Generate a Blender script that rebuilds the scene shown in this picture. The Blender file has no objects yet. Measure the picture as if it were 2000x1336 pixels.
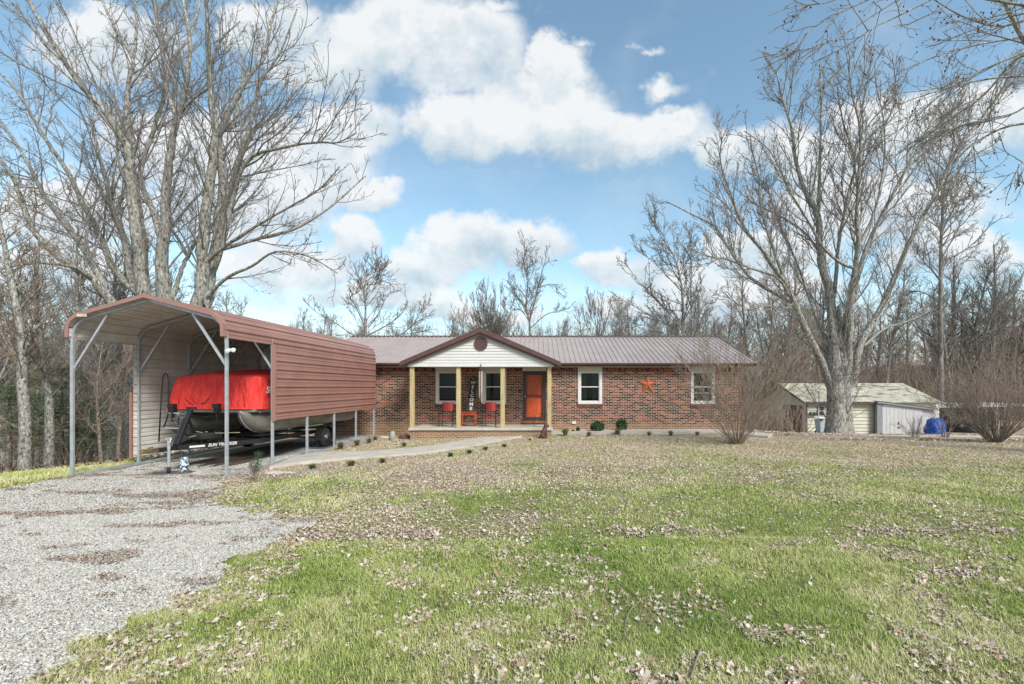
import bpy, math, random
import numpy as np
from mathutils import Vector, Matrix, noise as mnoise
scene = bpy.context.scene
COL = scene.collection
R = math.radians

# ------------------------------------------------------------------ camera
CAMZ, FPX, VX, HY = 1.75, 900.0, 1050.0, 770.0      # focal length, vanishing point and horizon in a 2000 x 1336 frame
cam_d = bpy.data.cameras.new('camera'); cam = bpy.data.objects.new('camera', cam_d); COL.objects.link(cam)
cam.location = (0, 0, CAMZ); cam.rotation_euler = (R(90), 0, 0)
cam_d.sensor_width = 36; cam_d.lens = 36 * FPX / 2000
cam_d.shift_x = (1000 - VX) / 2000; cam_d.shift_y = (HY - 668) / 2000
cam_d.clip_end = 2000; cam_d.clip_start = 0.05
scene.camera = cam
scene.view_settings.view_transform = 'Standard'; scene.view_settings.look = 'None'
scene.view_settings.gamma = 1; scene.view_settings.exposure = 0.75
scene.cycles.max_bounces = 6; scene.cycles.diffuse_bounces = 3; scene.cycles.transparent_max_bounces = 8

def PX(px, D): return (px - VX) / FPX * D
def PZ(py, D): return CAMZ + (HY - py) / FPX * D

# ------------------------------------------------------------------ sun and sky
SUN_EL, SUN_AZ = 40, 142        # azimuth measured clockwise from +Y: the sun stands behind the camera, to the right
sl = bpy.data.lights.new('sun', 'SUN'); sl.energy = 2.5; sl.angle = R(18); sl.color = (1, .955, .9)
sun = bpy.data.objects.new('sun', sl); COL.objects.link(sun)
_d = Vector((math.sin(R(SUN_AZ)) * math.cos(R(SUN_EL)), math.cos(R(SUN_AZ)) * math.cos(R(SUN_EL)), math.sin(R(SUN_EL))))
sun.rotation_euler = _d.to_track_quat('Z', 'Y').to_euler(); sun.location = (0, -20, 40)

W = bpy.data.worlds.new('World'); scene.world = W; W.use_nodes = True
def build_world():
    nt = W.node_tree; N = nt.nodes; L = nt.links; N.clear()
    def m(op, a, b=None, c=None, clamp=False):
        n = N.new('ShaderNodeMath'); n.operation = op; n.use_clamp = clamp
        for i, v in enumerate((a, b, c)):
            if v is None: continue
            if isinstance(v, (int, float)): n.inputs[i].default_value = v
            else: L.new(v, n.inputs[i])
        return n.outputs[0]
    def vm(op, a, b):
        n = N.new('ShaderNodeVectorMath'); n.operation = op
        for i, v in enumerate((a, b)):
            if v is None: continue
            if isinstance(v, tuple): n.inputs[i].default_value = v
            else: L.new(v, n.inputs[i])
        return n
    tc = N.new('ShaderNodeTexCoord'); sep = N.new('ShaderNodeSeparateXYZ'); L.new(tc.outputs['Generated'], sep.inputs[0])
    dx, dy, dz = sep.outputs
    # a flat cloud map around the horizon: the azimuth's tangent and the elevation's tangent
    ay = m('MAXIMUM', m('ABSOLUTE', dy), 0.12)
    u = m('DIVIDE', dx, ay); v = m('DIVIDE', dz, ay)
    cmb = N.new('ShaderNodeCombineXYZ'); L.new(u, cmb.inputs[0]); L.new(v, cmb.inputs[1]); L.new(m('MULTIPLY', m('SIGN', dy), .37), cmb.inputs[2])
    uv = cmb.outputs[0]
    nz = N.new('ShaderNodeTexNoise'); nz.inputs['Scale'].default_value = 5.5; nz.inputs['Detail'].default_value = 7; nz.inputs['Roughness'].default_value = .55
    L.new(uv, nz.inputs['Vector'])
    wv = vm('SUBTRACT', nz.outputs['Color'], (.5, .5, .5)); wv2 = vm('MULTIPLY', wv.outputs[0], (.17, .13, 0))
    nzb = N.new('ShaderNodeTexNoise'); nzb.inputs['Scale'].default_value = 17; nzb.inputs['Detail'].default_value = 6; nzb.inputs['Roughness'].default_value = .6
    L.new(uv, nzb.inputs['Vector'])
    wv3 = vm('MULTIPLY', vm('SUBTRACT', nzb.outputs['Color'], (.5, .5, .5)).outputs[0], (.07, .06, 0))
    wuv = vm('ADD', vm('ADD', uv, wv2.outputs[0]).outputs[0], wv3.outputs[0]).outputs[0]
    blobs = [(760,70,190,85),(900,95,150,95),(640,130,120,75),(520,60,110,70),(900,245,140,80),(1050,205,170,95),(1090,125,75,50),
             (1160,265,230,72),(1310,245,90,45),(690,260,100,75),(590,330,170,95),(200,90,170,80),(330,290,200,95),(460,400,220,100),
             (160,420,200,90),(1010,470,130,52),(890,475,80,50),(820,530,100,52),(690,465,75,48),(725,385,80,34),(860,590,110,40),(1190,520,80,44),
             (1430,290,110,55),(1570,300,140,75),(1780,255,190,80),(1920,230,130,70),(1720,400,280,80),(1500,490,170,60),(1850,500,200,60),
             (1265,95,78,32,.52),(1300,170,95,55,.55),(972,22,110,42,.55),(1150,95,60,40,.5),(1330,555,130,45),(1500,570,170,50),(965,612,130,26),(700,575,130,34),(80,540,260,70),(560,520,160,60),(1350,600,260,40)]
    S = None; V = None; M = None
    for cx, cy, rx, ry, *wt in blobs:
        a = vm('SUBTRACT', wuv, ((cx - VX) / FPX, (HY - cy) / FPX, 0)); b = vm('MULTIPLY', a.outputs[0], (FPX / rx, FPX / ry, 0))
        ln = vm('LENGTH', b.outputs[0], None); c = m('MAXIMUM', m('SUBTRACT', wt[0] if wt else 1.15, ln.outputs['Value']), 0)
        sy = N.new('ShaderNodeSeparateXYZ'); L.new(b.outputs[0], sy.inputs[0])
        cv = m('MULTIPLY', c, sy.outputs[1])
        S = c if S is None else m('ADD', S, c); V = cv if V is None else m('ADD', V, cv); M = c if M is None else m('MAXIMUM', M, c)
    rel = m('DIVIDE', V, m('ADD', S, .02))
    # the part of the sky behind the viewer gets scattered clouds from noise alone
    nb = N.new('ShaderNodeTexNoise'); nb.inputs['Scale'].default_value = 2.2; nb.inputs['Detail'].default_value = 6; L.new(uv, nb.inputs['Vector'])
    side = N.new('ShaderNodeMapRange'); side.interpolation_type = 'SMOOTHSTEP'; L.new(dy, side.inputs[0]); side.inputs[1].default_value = .1; side.inputs[2].default_value = .45
    back = m('MULTIPLY', m('SUBTRACT', nb.outputs['Fac'], .42), 3.0)
    mx = N.new('ShaderNodeMix'); L.new(side.outputs[0], mx.inputs[0]); L.new(back, mx.inputs[2]); L.new(M, mx.inputs[3])
    dens = m('ADD', mx.outputs[0], m('MULTIPLY', m('SUBTRACT', nzb.outputs['Fac'], .5), .55))
    mr = N.new('ShaderNodeMapRange'); mr.interpolation_type = 'SMOOTHSTEP'; L.new(dens, mr.inputs[0]); mr.inputs[1].default_value = .05; mr.inputs[2].default_value = .52
    # thin veil low in the sky
    veil = N.new('ShaderNodeMapRange'); veil.interpolation_type = 'SMOOTHSTEP'; L.new(v, veil.inputs[0]); veil.inputs[1].default_value = .34; veil.inputs[2].default_value = .0
    veil.inputs[3].default_value = 0; veil.inputs[4].default_value = .8
    nv = N.new('ShaderNodeTexNoise'); nv.inputs['Scale'].default_value = 3; nv.inputs['Detail'].default_value = 8; L.new(uv, nv.inputs['Vector'])
    wisp = m('MULTIPLY', m('MAXIMUM', m('SUBTRACT', nv.outputs['Fac'], .5), 0), 1.1)
    cov = m('MAXIMUM', m('MULTIPLY', mr.outputs[0], .93), m('ADD', veil.outputs[0], wisp, None, True))
    # bright tops, grey-blue flat bases
    sh = m('ADD', m('ADD', m('MULTIPLY', rel, .75), m('MULTIPLY', m('SUBTRACT', nz.outputs['Fac'], .5), 2.2)), m('MULTIPLY', m('SUBTRACT', nzb.outputs['Fac'], .5), 1.6))
    cr = N.new('ShaderNodeValToRGB'); L.new(m('ADD', m('MULTIPLY', sh, .5), .5), cr.inputs[0])
    e = cr.color_ramp.elements; e[0].position = .12; e[0].color = (.30, .375, .44, 1); e[1].position = .62; e[1].color = (.56, .57, .575, 1)
    e2 = e.new(.36); e2.color = (.42, .47, .505, 1)
    sky = N.new('ShaderNodeTexSky'); sky.sky_type = 'NISHITA'; sky.sun_disc = False
    sky.sun_elevation = R(SUN_EL); sky.sun_rotation = R(SUN_AZ); sky.altitude = 300; sky.air_density = 1.0; sky.dust_density = .6; sky.ozone_density = 1.6
    scl = vm('MULTIPLY', sky.outputs[0], (SKY * 1.30, SKY * 1.38, SKY * 1.17))
    mix = N.new('ShaderNodeMix'); mix.data_type = 'RGBA'; L.new(cov, mix.inputs[0]); L.new(scl.outputs[0], mix.inputs[6]); L.new(cr.outputs[0], mix.inputs[7])
    bg = N.new('ShaderNodeBackground'); L.new(mix.outputs[2], bg.inputs[0]); bg.inputs[1].default_value = 1.0
    out = N.new('ShaderNodeOutputWorld'); L.new(bg.outputs[0], out.inputs[0])
SKY = 0.115
build_world()

# ------------------------------------------------------------------ helpers: tags, meshes
rnd = random.Random(11)
rng = np.random.default_rng(5)
def tag(o, label=None, cat=None, group=None, kind=None):
    if label: o['label'] = label
    if cat: o['category'] = cat
    if group: o['group'] = group
    if kind: o['kind'] = kind
    return o
def empty(name, loc=(0, 0, 0), label=None, cat=None, group=None, rz=0):
    o = bpy.data.objects.new(name, None); o.empty_display_size = .2; COL.objects.link(o)
    o.location = loc; o.rotation_euler.z = rz; return tag(o, label, cat, group)
def rootloc(p):
    v = Vector((0, 0, 0))
    while p is not None:
        v = v + p.location; p = p.parent
    return v
def link(name, me, mat, parent=None, smooth=False):
    o = bpy.data.objects.new(name, me); COL.objects.link(o)
    if mat is not None:
        for mm in (mat if isinstance(mat, (list, tuple)) else [mat]): me.materials.append(mm)
    if parent is not None: o.parent = parent
    if smooth: me.polygons.foreach_set('use_smooth', [True] * len(me.polygons))
    return o
def np_mesh(name, V, F, tint=None, midx=None):
    """mesh from arrays; F is one (n,k) array or a list of them"""
    Fs = F if isinstance(F, list) else [F]
    me = bpy.data.meshes.new(name); V = np.asarray(V, dtype=np.float32)
    me.vertices.add(len(V)); me.vertices.foreach_set('co', V.ravel())
    loops = np.concatenate([f.ravel() for f in Fs]).astype(np.int32)
    tot = np.concatenate([np.full(len(f), f.shape[1], dtype=np.int32) for f in Fs])
    st = np.concatenate([[0], np.cumsum(tot)[:-1]]).astype(np.int32)
    me.loops.add(len(loops)); me.loops.foreach_set('vertex_index', loops)
    me.polygons.add(len(tot)); me.polygons.foreach_set('loop_start', st)
    try: me.polygons.foreach_set('loop_total', tot)
    except Exception: pass
    if midx is not None: me.polygons.foreach_set('material_index', midx.astype(np.int32))
    me.update(calc_edges=True)
    if tint is not None:
        a = me.attributes.new('tint', 'FLOAT', 'POINT'); a.data.foreach_set('value', np.asarray(tint, dtype=np.float32))
    return me
class MB:
    """collects shapes in world coordinates; build() makes ONE mesh, local to its parent"""
    def __init__(s): s.v = []; s.f = []
    def add(s, vs, fs):
        b = len(s.v); s.v += [tuple(p) for p in vs]; s.f += [tuple(b + i for i in f) for f in fs]; return s
    def box(s, x0, x1, y0, y1, z0, z1):
        return s.add([(x0,y0,z0),(x1,y0,z0),(x1,y1,z0),(x0,y1,z0),(x0,y0,z1),(x1,y0,z1),(x1,y1,z1),(x0,y1,z1)],
                     [(0,3,2,1),(4,5,6,7),(0,1,5,4),(1,2,6,5),(2,3,7,6),(3,0,4,7)])
    def beam(s, p, q, w, h, up=(0, 0, 1)):
        p, q = Vector(p), Vector(q); t = (q - p).normalized(); up = Vector(up)
        a = t.cross(up)
        if a.length < 1e-3: a = t.cross(Vector((0, 1, 0)))
        a.normalize(); b = a.cross(t).normalized(); vs = []
        for c in (p, q):
            for i, j in ((-1,-1),(1,-1),(1,1),(-1,1)): vs.append(c + a * (w / 2 * i) + b * (h / 2 * j))
        return s.add(vs, [(0,3,2,1),(4,5,6,7),(0,1,5,4),(1,2,6,5),(2,3,7,6),(3,0,4,7)])
    def tube(s, pts, r, n=8, cap=True):
        pts = [Vector(p) for p in pts]; rs = r if isinstance(r, (list, tuple)) else [r] * len(pts)
        t0 = (pts[1] - pts[0]).normalized(); ref = Vector((0, 0, 1)) if abs(t0.z) < .9 else Vector((1, 0, 0))
        u = t0.cross(ref).normalized(); rings = []; b = len(s.v)
        for i, p in enumerate(pts):
            t = (pts[min(i + 1, len(pts) - 1)] - pts[max(i - 1, 0)]).normalized()
            u = (u - t * u.dot(t)).normalized(); w = t.cross(u)
            for k in range(n):
                a = 2 * math.pi * k / n; s.v.append(tuple(p + (u * math.cos(a) + w * math.sin(a)) * rs[i]))
        for i in range(len(pts) - 1):
            for k in range(n):
                k2 = (k + 1) % n; s.f.append((b + i*n + k, b + i*n + k2, b + (i+1)*n + k2, b + (i+1)*n + k))
        if cap:
            s.f.append(tuple(b + k for k in reversed(range(n)))); e = b + (len(pts) - 1) * n; s.f.append(tuple(e + k for k in range(n)))
        return s
    def lathe(s, prof, c, axis=(0, 0, 1), n=20):
        """prof: (radius, height) pairs round an axis through c"""
        ax = Vector(axis).normalized(); ref = Vector((1, 0, 0)) if abs(ax.x) < .9 else Vector((0, 1, 0))
        u = ax.cross(ref).normalized(); w = ax.cross(u); b = len(s.v); c = Vector(c)
        for rr, h in prof:
            for k in range(n):
                a = 2 * math.pi * k / n; s.v.append(tuple(c + ax * h + (u * math.cos(a) + w * math.sin(a)) * rr))
        for i in range(len(prof) - 1):
            for k in range(n):
                k2 = (k + 1) % n; s.f.append((b + i*n + k, b + i*n + k2, b + (i+1)*n + k2, b + (i+1)*n + k))
        s.f.append(tuple(b + k for k in reversed(range(n)))); e = b + (len(prof) - 1) * n; s.f.append(tuple(e + k for k in range(n)))
        return s
    def prism(s, poly, d):
        d = Vector(d); n = len(poly); vs = [Vector(p) for p in poly] + [Vector(p) + d for p in poly]
        return s.add(vs, [tuple(range(n))[::-1], tuple(range(n, 2*n))] + [(i, (i+1) % n, n + (i+1) % n, n + i) for i in range(n)])
    def build(s, name, mat, parent=None, smooth=False, bevel=0):
        off = rootloc(parent); me = bpy.data.meshes.new(name)
        me.from_pydata([(x - off.x, y - off.y, z - off.z) for x, y, z in s.v], [], s.f); me.update()
        import bmesh
        bm = bmesh.new(); bm.from_mesh(me); bmesh.ops.recalc_face_normals(bm, faces=bm.faces); bm.to_mesh(me); bm.free()
        o = link(name, me, mat, parent, smooth)
        if bevel:
            md = o.modifiers.new('bevel', 'BEVEL'); md.width = bevel; md.segments = 2; md.limit_method = 'ANGLE'
        return o
def copy_tree(o, parent=None):
    c = o.copy(); COL.objects.link(c); c.parent = parent
    for ch in list(o.children): copy_tree(ch, c)
    return c
def text_mesh(s, size, extr=.003, vertical=False, space=1.0, bold=0.0, shear=0.0):
    cu = bpy.data.curves.new('lettering', 'FONT'); cu.body = s; cu.size = size; cu.extrude = extr; cu.align_x = 'CENTER'; cu.align_y = 'CENTER'
    cu.space_line = space; cu.offset = bold; cu.shear = shear; cu.resolution_u = 4
    ob = bpy.data.objects.new('lettering', cu); COL.objects.link(ob)
    dg = bpy.context.evaluated_depsgraph_get(); me = bpy.data.meshes.new_from_object(ob.evaluated_get(dg))
    COL.objects.unlink(ob); bpy.data.objects.remove(ob); return me

# ------------------------------------------------------------------ materials
def mat(name, col, rough=.6, var=.0, scale=6, col2=None, bump=0.0, bscale=40, metal=0, spec=.4, detail=5, ramp=None, stretch=(1, 1, 1), attr=False, sss=False):
    mt = bpy.data.materials.new(name); mt.use_nodes = True; nt = mt.node_tree; N = nt.nodes; L = nt.links
    b = N['Principled BSDF']; b.inputs['Roughness'].default_value = rough; b.inputs['Metallic'].default_value = metal
    b.inputs['Specular IOR Level'].default_value = spec; b.inputs['Base Color'].default_value = (*col, 1)
    tc = N.new('ShaderNodeTexCoord'); mp = N.new('ShaderNodeMapping'); mp.inputs['Scale'].default_value = stretch; L.new(tc.outputs['Object'], mp.inputs[0])
    if attr or col2 is not None or ramp is not None or var:
        cr = N.new('ShaderNodeValToRGB'); els = ramp
        if els is None:
            c2 = col2 if col2 is not None else tuple(c * (1 - var) for c in col)
            els = [(.35, c2), (.65, col)]
        e = cr.color_ramp.elements
        e[0].position, e[1].position = els[0][0], els[-1][0]; e[0].color = (*els[0][1], 1); e[1].color = (*els[-1][1], 1)
        for p, c in els[1:-1]: q = e.new(p); q.color = (*c, 1)
        if attr:
            at = N.new('ShaderNodeAttribute'); at.attribute_name = 'tint'; L.new(at.outputs['Fac'], cr.inputs[0])
        else:
            nz = N.new('ShaderNodeTexNoise'); nz.inputs['Scale'].default_value = scale; nz.inputs['Detail'].default_value = detail; nz.inputs['Roughness'].default_value = .6
            L.new(mp.outputs[0], nz.inputs['Vector']); L.new(nz.outputs['Fac'], cr.inputs[0])
        L.new(cr.outputs[0], b.inputs['Base Color'])
    if bump:
        n2 = N.new('ShaderNodeTexNoise'); n2.inputs['Scale'].default_value = bscale; n2.inputs['Detail'].default_value = 6; L.new(mp.outputs[0], n2.inputs['Vector'])
        bp = N.new('ShaderNodeBump'); bp.inputs['Strength'].default_value = 1; bp.inputs['Distance'].default_value = bump
        L.new(n2.outputs['Fac'], bp.inputs['Height']); L.new(bp.outputs[0], b.inputs['Normal'])
    return mt
def brick_mat():
    mt = bpy.data.materials.new('brick'); mt.use_nodes = True; nt = mt.node_tree; N = nt.nodes; L = nt.links; b = N['Principled BSDF']
    b.inputs['Roughness'].default_value = .85; b.inputs['Specular IOR Level'].default_value = .2
    g = N.new('ShaderNodeNewGeometry'); sp = N.new('ShaderNodeSeparateXYZ'); L.new(g.outputs['Position'], sp.inputs[0])
    sn = N.new('ShaderNodeSeparateXYZ'); L.new(g.outputs['True Normal'], sn.inputs[0])
    ab = N.new('ShaderNodeMath'); ab.operation = 'ABSOLUTE'; L.new(sn.outputs[0], ab.inputs[0])
    gt = N.new('ShaderNodeMath'); gt.operation = 'GREATER_THAN'; gt.inputs[1].default_value = .5; L.new(ab.outputs[0], gt.inputs[0])
    mx = N.new('ShaderNodeMix'); L.new(gt.outputs[0], mx.inputs[0]); L.new(sp.outputs[0], mx.inputs[2]); L.new(sp.outputs[1], mx.inputs[3])
    cb = N.new('ShaderNodeCombineXYZ'); L.new(mx.outputs[0], cb.inputs[0]); L.new(sp.outputs[2], cb.inputs[1])
    br = N.new('ShaderNodeTexBrick'); L.new(cb.outputs[0], br.inputs['Vector']); br.inputs['Scale'].default_value = 1
    br.inputs['Color1'].default_value = (0, 0, 0, 1); br.inputs['Color2'].default_value = (1, 1, 1, 1); br.inputs['Mortar'].default_value = (0, 0, 0, 1)
    br.inputs['Mortar Size'].default_value = .009; br.inputs['Mortar Smooth'].default_value = .1; br.inputs['Brick Width'].default_value = .223; br.inputs['Row Height'].default_value = .0715
    br.offset = .5
    cr = N.new('ShaderNodeValToRGB'); L.new(br.outputs['Color'], cr.inputs[0]); cr.color_ramp.interpolation = 'CONSTANT'
    e = cr.color_ramp.elements; e[0].position = 0; e[0].color = (.012, .01, .01, 1); e[1].position = .9; e[1].color = (.36, .13, .07, 1)
    for p, c in ((.26, (.10, .03, .02)), (.42, (.22, .06, .035)), (.62, (.30, .095, .05)), (.74, (.03, .018, .015)), (.82, (.19, .055, .035))):
        q = e.new(p); q.color = (*c, 1)
    # weathering: splash stains and moss on the lowest courses
    nz = N.new('ShaderNodeTexNoise'); nz.inputs['Scale'].default_value = 1.3; nz.inputs['Detail'].default_value = 6; L.new(g.outputs['Position'], nz.inputs['Vector'])
    ad = N.new('ShaderNodeMath'); ad.operation = 'MULTIPLY_ADD'; L.new(nz.outputs['Fac'], ad.inputs[0]); ad.inputs[1].default_value = .5; L.new(sp.outputs[2], ad.inputs[2])
    mr = N.new('ShaderNodeMapRange'); L.new(ad.outputs[0], mr.inputs[0]); mr.inputs[1].default_value = .85; mr.inputs[2].default_value = .6; mr.inputs[3].default_value = 0; mr.inputs[4].default_value = .6
    m2 = N.new('ShaderNodeMix'); m2.data_type = 'RGBA'; L.new(mr.outputs[0], m2.inputs[0]); L.new(cr.outputs[0], m2.inputs[6]); m2.inputs[7].default_value = (.36, .22, .10, 1)
    m3 = N.new('ShaderNodeMix'); m3.data_type = 'RGBA'; L.new(br.outputs['Fac'], m3.inputs[0]); L.new(m2.outputs[2], m3.inputs[6]); m3.inputs[7].default_value = (.54, .455, .36, 1)
    L.new(m3.outputs[2], b.inputs['Base Color'])
    bp = N.new('ShaderNodeBump'); bp.invert = True; bp.inputs['Distance'].default_value = .008; L.new(br.outputs['Fac'], bp.inputs['Height']); L.new(bp.outputs[0], b.inputs['Normal'])
    return mt
def glass_mat(tint=(.55, .6, .58, 1), ior=1.3):
    mt = bpy.data.materials.new('window_glass'); mt.use_nodes = True; N = mt.node_tree.nodes; L = mt.node_tree.links
    N.remove(N['Principled BSDF']); out = N['Material Output']
    tr = N.new('ShaderNodeBsdfTransparent'); tr.inputs[0].default_value = tint
    gl = N.new('ShaderNodeBsdfGlossy'); gl.inputs['Roughness'].default_value = .02; gl.inputs[0].default_value = (.8, .85, .85, 1)
    fr = N.new('ShaderNodeFresnel'); fr.inputs[0].default_value = ior
    mx = N.new('ShaderNodeMixShader'); L.new(fr.outputs[0], mx.inputs[0]); L.new(tr.outputs[0], mx.inputs[1]); L.new(gl.outputs[0], mx.inputs[2]); L.new(mx.outputs[0], out.inputs[0])
    return mt
def bark_mat(name, dark, light, lichen, mossy=.0, sc=13):
    mt = mat(name, light, .9, scale=sc, detail=9, ramp=[(.38, dark), (.47, light), (.56, light), (.62, lichen)], bump=.035, bscale=18, spec=.1, stretch=(1, 1, .4))
    return mt
M = {}
M['brick'] = brick_mat(); M['glass'] = glass_mat(); M['clear_glass'] = glass_mat((.96, .96, .96, 1), 1.15)
M['roof'] = mat('brown_roof_metal', (.40, .33, .305), .36, col2=(.34, .275, .25), scale=1.5, spec=.6)
M['brown_trim'] = mat('brown_trim', (.115, .062, .055), .4, var=.2, scale=3)
M['carport_metal'] = mat('brown_carport_panel', (.35, .18, .145), .30, col2=(.29, .148, .12), scale=1.2, spec=.6)
M['carport_inner'] = mat('galvanised_underside', (.74, .71, .66), .5, col2=(.60, .57, .52), scale=2.2, spec=.4)
M['galv'] = mat('galvanised_steel', (.50, .52, .54), .42, col2=(.38, .40, .42), scale=7, metal=.35)
M['white'] = mat('white_vinyl', (.70, .69, .65), .5, var=.07, scale=3)
M['siding'] = mat('cream_siding', (.63, .625, .59), .5, var=.06, scale=2)
M['panel'] = mat('beige_header_panel', (.52, .50, .42), .55, var=.08, scale=5)
M['post'] = mat('treated_pine', (.60, .47, .25), .75, scale=9, ramp=[(.30, (.30, .20, .09)), (.42, (.45, .345, .17)), (.7, (.55, .45, .26))], stretch=(3, 3, .25))
M['concrete'] = mat('concrete', (.54, .50, .43), .9, col2=(.42, .385, .325), scale=2.5, bump=.004, bscale=50, spec=.2)
M['black'] = mat('black_metal', (.018, .018, .02), .4, var=.2, scale=8)
M['rubber'] = mat('tyre_rubber', (.022, .022, .024), .75, var=.3, scale=12, bump=.004, bscale=60)
M['dark_frame'] = mat('dark_bronze_frame', (.045, .042, .042), .4, var=.2, scale=6)
M['orange'] = mat('orange_door', (.62, .105, .03), .45, var=.12, scale=3)
M['red_fabric'] = mat('red_sling_fabric', (.52, .075, .07), .7, var=.15, scale=8)
M['red_wood'] = mat('red_painted_wood', (.46, .085, .04), .5, var=.2, scale=8)
M['cover'] = mat('red_boat_cover', (.80, .075, .065), .9, col2=(.62, .045, .04), scale=4, bump=.09, bscale=4, spec=.08, stretch=(2.2, 1.2, .7))
M['alu'] = mat('weathered_aluminium', (.34, .32, .28), .45, col2=(.20, .19, .16), scale=3.5, metal=.45, stretch=(1, .5, 1))
M['signwood'] = mat('dark_sign_board', (.055, .04, .033), .7, var=.3, scale=10)
M['lettering'] = mat('white_lettering', (.75, .73, .68), .6, var=.1, scale=20)
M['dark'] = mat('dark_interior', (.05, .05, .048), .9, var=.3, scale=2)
M['curtain'] = mat('grey_curtain', (.30, .31, .30), .8, var=.25, scale=6, stretch=(8, 8, .3))
M['screen'] = mat('insect_screen', (.03, .034, .033), .5, var=.2, scale=50)
M['copper'] = mat('chime_metal', (.45, .32, .27), .35, var=.3, scale=10, metal=.6)
M['dog'] = mat('brown_cast_resin', (.14, .07, .055), .5, var=.45, scale=22, bump=.006, bscale=45)
M['star'] = mat('rusty_orange_star', (.52, .12, .05), .5, var=.25, scale=9)
M['shed'] = mat('cream_lap_siding', (.60, .575, .46), .6, var=.12, scale=1.6)
M['shed_roof'] = mat('mossy_pale_roof', (.50, .49, .42), .8, ramp=[(.34, (.20, .18, .13)), (.46, (.38, .36, .28)), (.6, (.46, .44, .35)), (.7, (.53, .51, .44))], scale=2.4, detail=9)
M['shed_grey'] = mat('weathered_grey_boards', (.56, .55, .54), .6, var=.2, scale=3, stretch=(3, 3, .4))
M['shed_roof2'] = mat('pale_tin_roof', (.60, .62, .63), .45, var=.15, scale=2)
M['rust'] = mat('rust_brown_door', (.17, .095, .075), .7, var=.25, scale=5)
M['tarp'] = mat('blue_tarpaulin', (.01, .12, .55), .35, col2=(.01, .05, .30), scale=3, bump=.14, bscale=6)
M['bin'] = mat('grey_bin_plastic', (.47, .54, .62), .5, var=.15, scale=4)
M['blue'] = mat('blue_plastic', (.05, .22, .42), .5, var=.2, scale=4)
M['planks'] = mat('dark_planks', (.13, .09, .075), .7, col2=(.07, .05, .04), scale=5, stretch=(6, .6, 1))  # dark brown boards, tone streaked along their length
M['mat'] = mat('grey_rubber_mat', (.10, .11, .11), .8, var=.3, scale=9)
M['camo'] = mat('mottled_blue_cloth', (.5, .55, .62), .8, ramp=[(.40, (.02, .025, .04)), (.48, (.12, .17, .26)), (.54, (.62, .66, .70))], scale=16, detail=2)
M['brass'] = mat('brass_coupler', (.50, .36, .15), .35, var=.4, scale=20, metal=.7)
M['chain'] = mat('steel_chain', (.22, .24, .22), .45, var=.3, metal=.6)
M['rope'] = mat('tan_rope', (.48, .40, .27), .8, var=.2, scale=30)
M['stone'] = mat('grey_field_stone', (.36, .35, .30), .9, col2=(.20, .20, .17), scale=7, bump=.01)
M['lampw'] = mat('clear_lens', (.8, .8, .76), .2)
M['leafgreen'] = mat('evergreen_leaves', (.03, .09, .02), .5, attr=True, ramp=[(0, (.012, .04, .012)), (.6, (.03, .085, .02)), (1, (.07, .14, .04))])
M['tuft'] = mat('liriope_blades', (.1, .13, .03), .6, attr=True, ramp=[(0, (.04, .075, .02)), (.5, (.14, .16, .05)), (.75, (.34, .29, .13)), (1, (.50, .42, .26))])
M['tuftgreen'] = mat('green_lily_blades', (.1, .13, .03), .6, attr=True, ramp=[(0, (.02, .06, .015)), (.7, (.07, .14, .04)), (1, (.30, .27, .14))])
M['cedar'] = mat('cedar_foliage', (.05, .085, .03), .7, attr=True, ramp=[(0, (.035, .065, .025)), (.6, (.085, .135, .05)), (1, (.16, .19, .085))])
M['bark_grey'] = bark_mat('lichen_grey_bark', (.085, .075, .062), (.28, .265, .235), (.46, .48, .41))
M['bark_brown'] = bark_mat('brown_grey_bark', (.085, .065, .05), (.21, .175, .145), (.36, .34, .29))
M['twig'] = mat('grey_twig_bark', (.29, .27, .245), .85, col2=(.17, .155, .14), scale=3, spec=.1)
M['twig_tan'] = mat('tan_twig_bark', (.34, .28, .22), .85, col2=(.20, .15, .115), scale=3, spec=.1)
M['twig_red'] = mat('reddish_twig_bark', (.36, .285, .23), .85, col2=(.22, .17, .135), scale=3, spec=.1)
M['bud'] = mat('red_brown_buds', (.13, .04, .032), .8)

# ------------------------------------------------------------------ terrain
CP = np.array([(0,0,0),(-4,0,-.03),(5,0,.02),(0,4,0),(-4,4,-.05),(5,4,.03),(0,-8,0),(-9,3,-.15),
 (-7.1,10.6,-.17),(-10.8,10.7,-.18),(-9,14,-.15),(-10.3,17,-.13),(-6.8,19,-.06),(0,10,.02),(6,10,.05),(12,10,.05),(-4,14,-.06),(4,15,.06),
 (-6,20,-.06),(-9.6,20,-.1),(0,18,.04),(0,20,.08),(5,20,.19),(9,20,.13),(9,16,.08),(14,16,.02),(16,20.5,-.12),(22,20.5,-.16),(14,12,.04),
 (10,27,-.4),(18,30,-.85),(26,30,-.85),(35,30,-.85),(35,20,-.2),(26,15,0),(0,30,0),(-9,30,-.7),(18,38,-.8),(35,45,-.2),
 (-12.3,10.5,-.22),(-14,12,-.42),(-16.5,15,-.78),(-20,20,-1.4),(-22,30,-2.0),(-14,20,-.8),(-30,20,-1.9),(-30,40,-2.2),(-24,10,-1.2),(-15,5,-.45),(-30,0,-1),
 (-40,55,-1.3),(-70,70,-.3),(-90,40,-.8),(0,60,-.3),(0,110,1.5),(60,60,1),(60,110,3),(-90,120,1.5),(160,160,5),(-160,160,3),(170,-40,0),(-170,-40,-1),(0,-80,0),(60,0,0),(90,40,.5)], dtype=float)
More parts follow.
